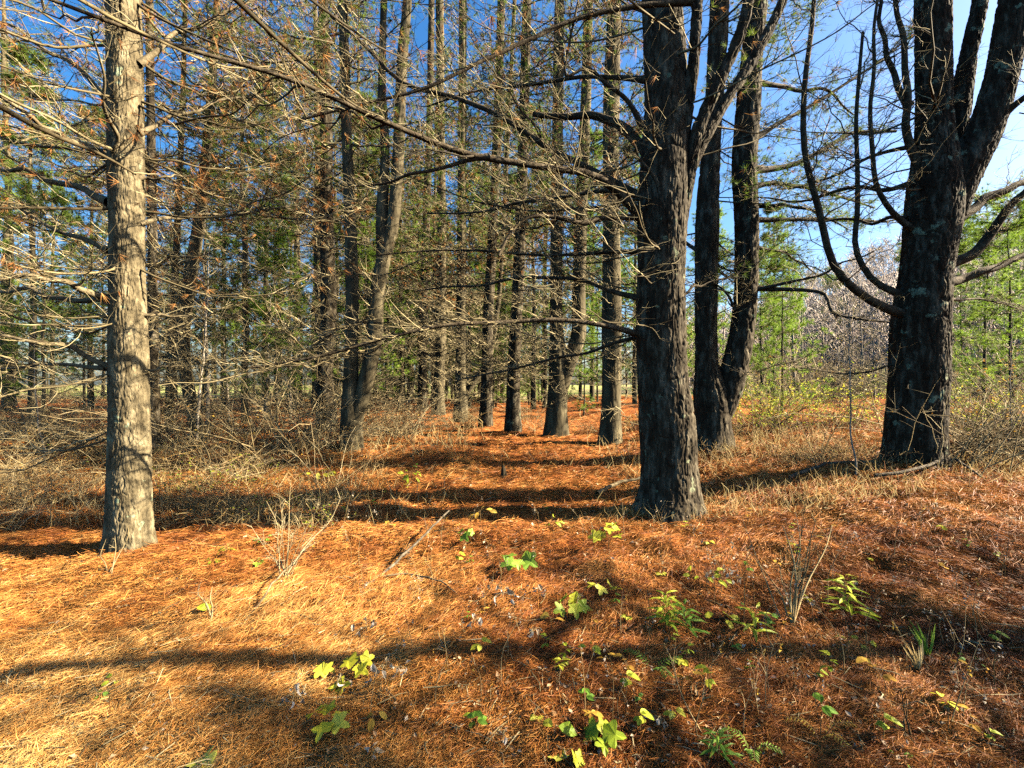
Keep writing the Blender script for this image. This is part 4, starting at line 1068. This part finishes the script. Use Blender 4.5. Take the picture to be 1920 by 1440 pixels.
PL = [
 ('maple_seedling', 975, 1075, 30, 'bright green lobed seedling in front of the big pine shadow', 'maple', 'leafgreen', 5, 34, 26),
 ('maple_seedling', 1140, 1035, 42, 'green seedling at the left foot of the big pine', 'maple', 'ygreen', 6, 28, 30),
 ('maple_seedling', 1125, 1125, 30, 'yellow seedling on a leaning stem below the big pine', 'maple', 'yellow', 4, 34, 26),
 ('maple_seedling', 1068, 1160, 36, 'yellow green seedling with withered lower leaves', 'maple', 'ygreen', 5, 30, 30),
 ('maple_seedling', 1035, 1185, 26, 'single ochre leaved seedling in the shaded centre foreground', 'oval', 'ochre', 2, 32, 10),
 ('goldenrod', 1255, 1185, 70, 'cluster of narrow pale green leaves right of centre in the foreground', 'spike', 'ygreen', 22, 46, 40),
 ('goldenrod', 1290, 1195, 60, 'drooping narrow leaved green plant beside the pale green cluster', 'spike', 'leafgreen', 18, 44, 40),
 ('goldenrod', 1600, 1170, 80, 'bright narrow leaved plant fanning out at the right', 'spike', 'ygreen', 26, 50, 40),
 ('goldenrod', 1412, 1200, 62, 'small drooping yellow green plant left of the reddish shrub', 'spike', 'ygreen', 12, 48, 30),
 ('fern', 1225, 1258, 28, 'low ferny green frond in the right foreground', 'frond', 'leafgreen', 3, 22, 60),
 ('leafy_plant', 1350, 1425, 52, 'green leafy plant at the bottom right of centre', 'spike', 'leafgreen', 18, 46, 36),
 ('leafy_plant', 1410, 1420, 40, 'low green plant beside the leafy one at the bottom', 'frond', 'leafgreen', 3, 20, 50),
 ('leafy_plant', 1540, 1390, 42, 'yellow pinnate leaved spray in the lower right', 'frond', 'ochre', 3, 19, 62),
 ('leafy_plant', 1330, 1120, 50, 'thin yellow green plant with withered leaves behind the narrow leaved cluster', 'oval', 'ygreen', 8, 22, 40),
 ('grass_tuft', 1738, 1235, 60, 'small tuft of green grass blades at the right', 'blade', 'leafgreen', 9, 75, 20),
 ('grass_tuft', 1720, 1262, 30, 'low greyish tuft just below the green grass blades', 'blade', 'straw', 14, 60, 20),
 ('maple_seedling', 602, 1270, 22, 'yellow leaf pair left of the yellow maple cluster', 'maple', 'yellow', 3, 28, 18),
 ('maple_seedling', 670, 1275, 28, 'bright yellow maple seedling, upper one of the lower left cluster', 'maple', 'yellow', 4, 36, 20),
 ('maple_seedling', 628, 1305, 24, 'small yellow seedling in the middle of the lower left cluster', 'maple', 'yellow', 2, 34, 10),
 ('maple_seedling', 610, 1380, 36, 'large yellow leaved seedling at the bottom of the lower left cluster', 'maple', 'yellow', 5, 44, 34),
 ('maple_seedling', 1135, 1405, 36, 'large yellow green leaves at the bottom centre', 'maple', 'ygreen', 4, 50, 26),
 ('maple_seedling', 1040, 1395, 30, 'single big folded olive leaf left of the bottom centre leaves', 'oval', 'ygreen', 2, 52, 8),
 ('maple_seedling', 1068, 1445, 24, 'yellow leaves cut by the bottom edge of the picture', 'maple', 'yellow', 4, 40, 30),
 ('maple_seedling', 375, 1448, 14, 'yellow leaf at the bottom edge on the left', 'maple', 'yellow', 3, 46, 24),
 ('seedling', 782, 1385, 10, 'single small green leaf on the rusty straw', 'oval', 'leafgreen', 1, 28, 6),
 ('seedling', 366, 1158, 16, 'lone pale green leaf beside the forked dead plant', 'oval', 'ygreen', 1, 30, 4),
 ('maple_seedling', 425, 1045, 20, 'small green seedling right of the pale pine foot', 'maple', 'ygreen', 3, 22, 14),
 ('maple_seedling', 395, 1055, 10, 'tiny yellow green sprig right of the pale pine foot', 'oval', 'ygreen', 3, 18, 12),
 ('maple_seedling', 485, 1062, 10, 'tiny green seedling left of the pale leafless shrub', 'maple', 'leafgreen', 3, 16, 10),
 ('maple_seedling', 868, 1032, 34, 'small green seedling on a thin stem in the shadow stripe', 'maple', 'leafgreen', 4, 22, 18),
 ('maple_seedling', 900, 985, 30, 'yellow seedling at the edge of the shadow stripe', 'oval', 'ochre', 6, 18, 24),
 ('maple_seedling', 1040, 1010, 34, 'thin green sprig left of the big pine in its shadow', 'oval', 'ygreen', 5, 16, 16),
 ('maple_seedling', 188, 1310, 12, 'tiny green sprig in the sunny left foreground', 'oval', 'leafgreen', 3, 18, 12),
 ('maple_seedling', 212, 1282, 12, 'tiny yellow sprig in the sunny left foreground', 'oval', 'ygreen', 3, 16, 14),
 ('maple_seedling', 770, 905, 18, 'yellow green tuft of leaves left of the lane', 'oval', 'ygreen', 8, 16, 18),
 ('maple_seedling', 590, 905, 22, 'yellow green leaves in the dry brush left of the lane', 'oval', 'yellow', 9, 18, 30),
 ('maple_seedling', 1350, 1175, 26, 'yellow leaves by the thin dead stalks right of centre', 'oval', 'yellow', 4, 28, 22),
 ('maple_seedling', 1105, 1235, 30, 'small yellow green upright sprig in the centre foreground', 'oval', 'ygreen', 4, 22, 10),
 ('maple_seedling', 1610, 1210, 8, 'pale yellow leaflets lying low in the right foreground', 'oval', 'ygreen', 5, 22, 26),
 ('maple_seedling', 1320, 830, 26, 'yellow spray of leaves in front of the twin pine foot', 'oval', 'yellow', 14, 18, 50),
 ('leafy_plant', 1820, 1245, 10, 'low bluish green rosette at the far right', 'oval', 'leafgreen', 5, 18, 18),
 ('leafy_plant', 1690, 1435, 12, 'low green rosette at the lower right edge', 'oval', 'leafgreen', 5, 22, 18),
 ('seedling', 700, 1362, 26, 'ochre and green leaf pair right of the yellow cluster', 'oval', 'ochre', 3, 30, 14),
]
for i, (nm, px, py, hp, lab, kind, mat, nl, ls, sp) in enumerate(PL):
    leafy_plant(nm, px, py, hp, lab, kind, mat, 500 + i, nl, ls, sp)
WI = [(725, 1290, 50, 'grey withered weed beside the yellow cluster', 9, 26, 50), (550, 1325, 40, 'whitish curled dead leaves left of the yellow cluster', 8, 24, 30),
      (945, 1130, 40, 'white withered leaves in the shaded centre foreground', 8, 22, 36), (885, 1180, 30, 'small withered weed with curled stem left of centre', 5, 20, 26),
      (690, 1190, 26, 'withered leaves on the shaded straw left of centre', 7, 22, 36), (1350, 1105, 50, 'withered pale seed heads behind the narrow leaved cluster', 12, 16, 50),
      (700, 1425, 20, 'curled grey brown leaves near the bottom edge', 5, 30, 20), (1000, 1200, 30, 'withered white leaf clump left of the yellow green seedling', 7, 18, 26),
      (640, 1300, 30, 'pale dead weed tangled among the yellow leaves', 7, 18, 30), (945, 1395, 20, 'dry brown weed at the bottom centre', 6, 22, 30),
      (1010, 1120, 24, 'small whitish dead leaves below the green seedling', 6, 18, 18), (1240, 1370, 30, 'brown withered stalk with curled leaves at the bottom', 8, 18, 20)]
for i, (px, py, hp, lab, nl, ls, sp) in enumerate(WI):
    leafy_plant('withered_weed', px, py, hp, lab, 'wither', 'greyleaf', 600 + i, nl, ls, sp, stem='cane_pale')

rng = rs(700)
SM = []
for k in range(5):
    r_ = rs(710 + k); st = MB(); h_ = r_.uniform(.16, .5)
    c = catmull(np.array([[0, 0, -.02], [r_.normal(0, .02), r_.normal(0, .02), h_ * .5], [r_.normal(0, .08), r_.normal(0, .06), h_]]), 9)
    tubes(st, c[None], (.0024 * np.linspace(1, .4, 9))[None], 4, .5)
    P1, _ = side_twigs(r_, c[None], 4, .04, .12, K=4, t0=.4); tubes(st, P1, .0011 * RT[:4], 3, .7)
    lf = MB(); q = P1[:, -1]
    leaf_quads(lf, np.concatenate([q, q - [0, 0, .02]]), r_.normal(size=(8, 3)), r_.uniform(.008, .02, 8), r_, r_.uniform(0, 1, 8), .8)
    SM.append((st.mesh('stem', M['cane' if k % 2 else 'cane_pale']), lf.mesh('leaves', M['greyleaf' if k < 4 else 'ochre'], False)))
for k in range(88):
    p = hit(rng.uniform(560, 1900), 1000 + 400 * rng.uniform() ** 1.2)
    put_tree('dead_weed', SM[rng.randint(5)], p, rng.uniform(0, 6.28), rng.uniform(.7, 1.2), 'thin dead weed stalk standing in the straw of the foreground', 'weed', 'dead weed stalks in the foreground', PN)
SG = []
for k in range(4):
    r_ = rs(740 + k); st = MB(); lf = MB(); h_ = r_.uniform(.05, .13)
    c = catmull(np.array([[0, 0, -.02], [r_.normal(0, .01), r_.normal(0, .01), h_ * .5], [r_.normal(0, .03), r_.normal(0, .03), h_]]), 6)
    tubes(st, c[None], (.0018 * np.linspace(1, .5, 6))[None], 4, .5)
    for j in range(6):
        az = j * 2.4; leaf(lf, c[3 + j % 3], np.array([math.cos(az), math.sin(az), .1]), np.array([0, -.4, 1.]), r_.uniform(.025, .055), OVAL, r_, .25, .3, r_.uniform(.1, .9))
    SG.append((st.mesh('stem', M['cane']), lf.mesh('leaves', M[('ygreen', 'leafgreen', 'yellow', 'ochre')[k]], False)))
for k in range(84):
    px, py = (rng.uniform(480, 860), rng.uniform(880, 1040)) if k < 16 else (rng.uniform(850, 1900), rng.uniform(940, 1420))
    put_tree('seedling', SG[rng.randint(4)], hit(px, py), rng.uniform(0, 6.28), rng.uniform(.7, 1.4), 'tiny leafy sprig poking out of the pine straw', 'plant', 'tiny sprigs in the pine straw', PN)

# ---------------------------------------------------------------- light, sky, camera
SUN_AZ, SUN_EL = math.radians(89), math.radians(32)
sd = Vector((math.sin(SUN_AZ) * math.cos(SUN_EL), math.cos(SUN_AZ) * math.cos(SUN_EL), math.sin(SUN_EL)))
sun = bpy.data.lights.new('sun', 'SUN'); sun.energy = 5; sun.angle = math.radians(.5); sun.color = (1, .88, .68)
so = bpy.data.objects.new('sun', sun); COL.objects.link(so)
so.rotation_euler = (-sd).to_track_quat('-Z', 'Y').to_euler()

w = bpy.data.worlds.new('World'); sc.world = w; w.use_nodes = True
nt = w.node_tree; nt.nodes.clear()
sky = nt.nodes.new('ShaderNodeTexSky'); sky.sky_type = 'NISHITA'; sky.sun_disc = False
sky.sun_elevation = SUN_EL; sky.sun_rotation = SUN_AZ
sky.air_density = 1.0; sky.dust_density = 2.0; sky.ozone_density = 3.0
bg = nt.nodes.new('ShaderNodeBackground'); bg.inputs['Strength'].default_value = .05
hs = nt.nodes.new('ShaderNodeHueSaturation'); hs.inputs['Saturation'].default_value = 1.35
nt.links.new(sky.outputs[0], hs.inputs['Color']); nt.links.new(hs.outputs[0], bg.inputs['Color'])
wo = nt.nodes.new('ShaderNodeOutputWorld'); nt.links.new(bg.outputs[0], wo.inputs['Surface'])

cam = bpy.data.cameras.new('camera'); co = bpy.data.objects.new('camera', cam); COL.objects.link(co)
cam.sensor_width = 36; cam.lens = F / 1920 * 36; cam.clip_start = .05; cam.clip_end = 2000
co.location = (0, 0, CAMH); co.rotation_euler = (PI / 2, 0, 0)
sc.camera = co
sc.view_settings.view_transform = 'Standard'; sc.view_settings.look = 'None'; sc.view_settings.gamma = 1
sc.view_settings.exposure = 2.6
cy = sc.cycles
cy.max_bounces = 4; cy.diffuse_bounces = 0; cy.glossy_bounces = 1; cy.transmission_bounces = 2; cy.transparent_max_bounces = 4
cy.use_denoising = False
cy.sample_clamp_indirect = 4
sc.render.film_transparent = False
for o in bpy.data.objects:
    if '_w' in o: del o['_w']
print('far pines', cnt, 'objects', len(bpy.data.objects))
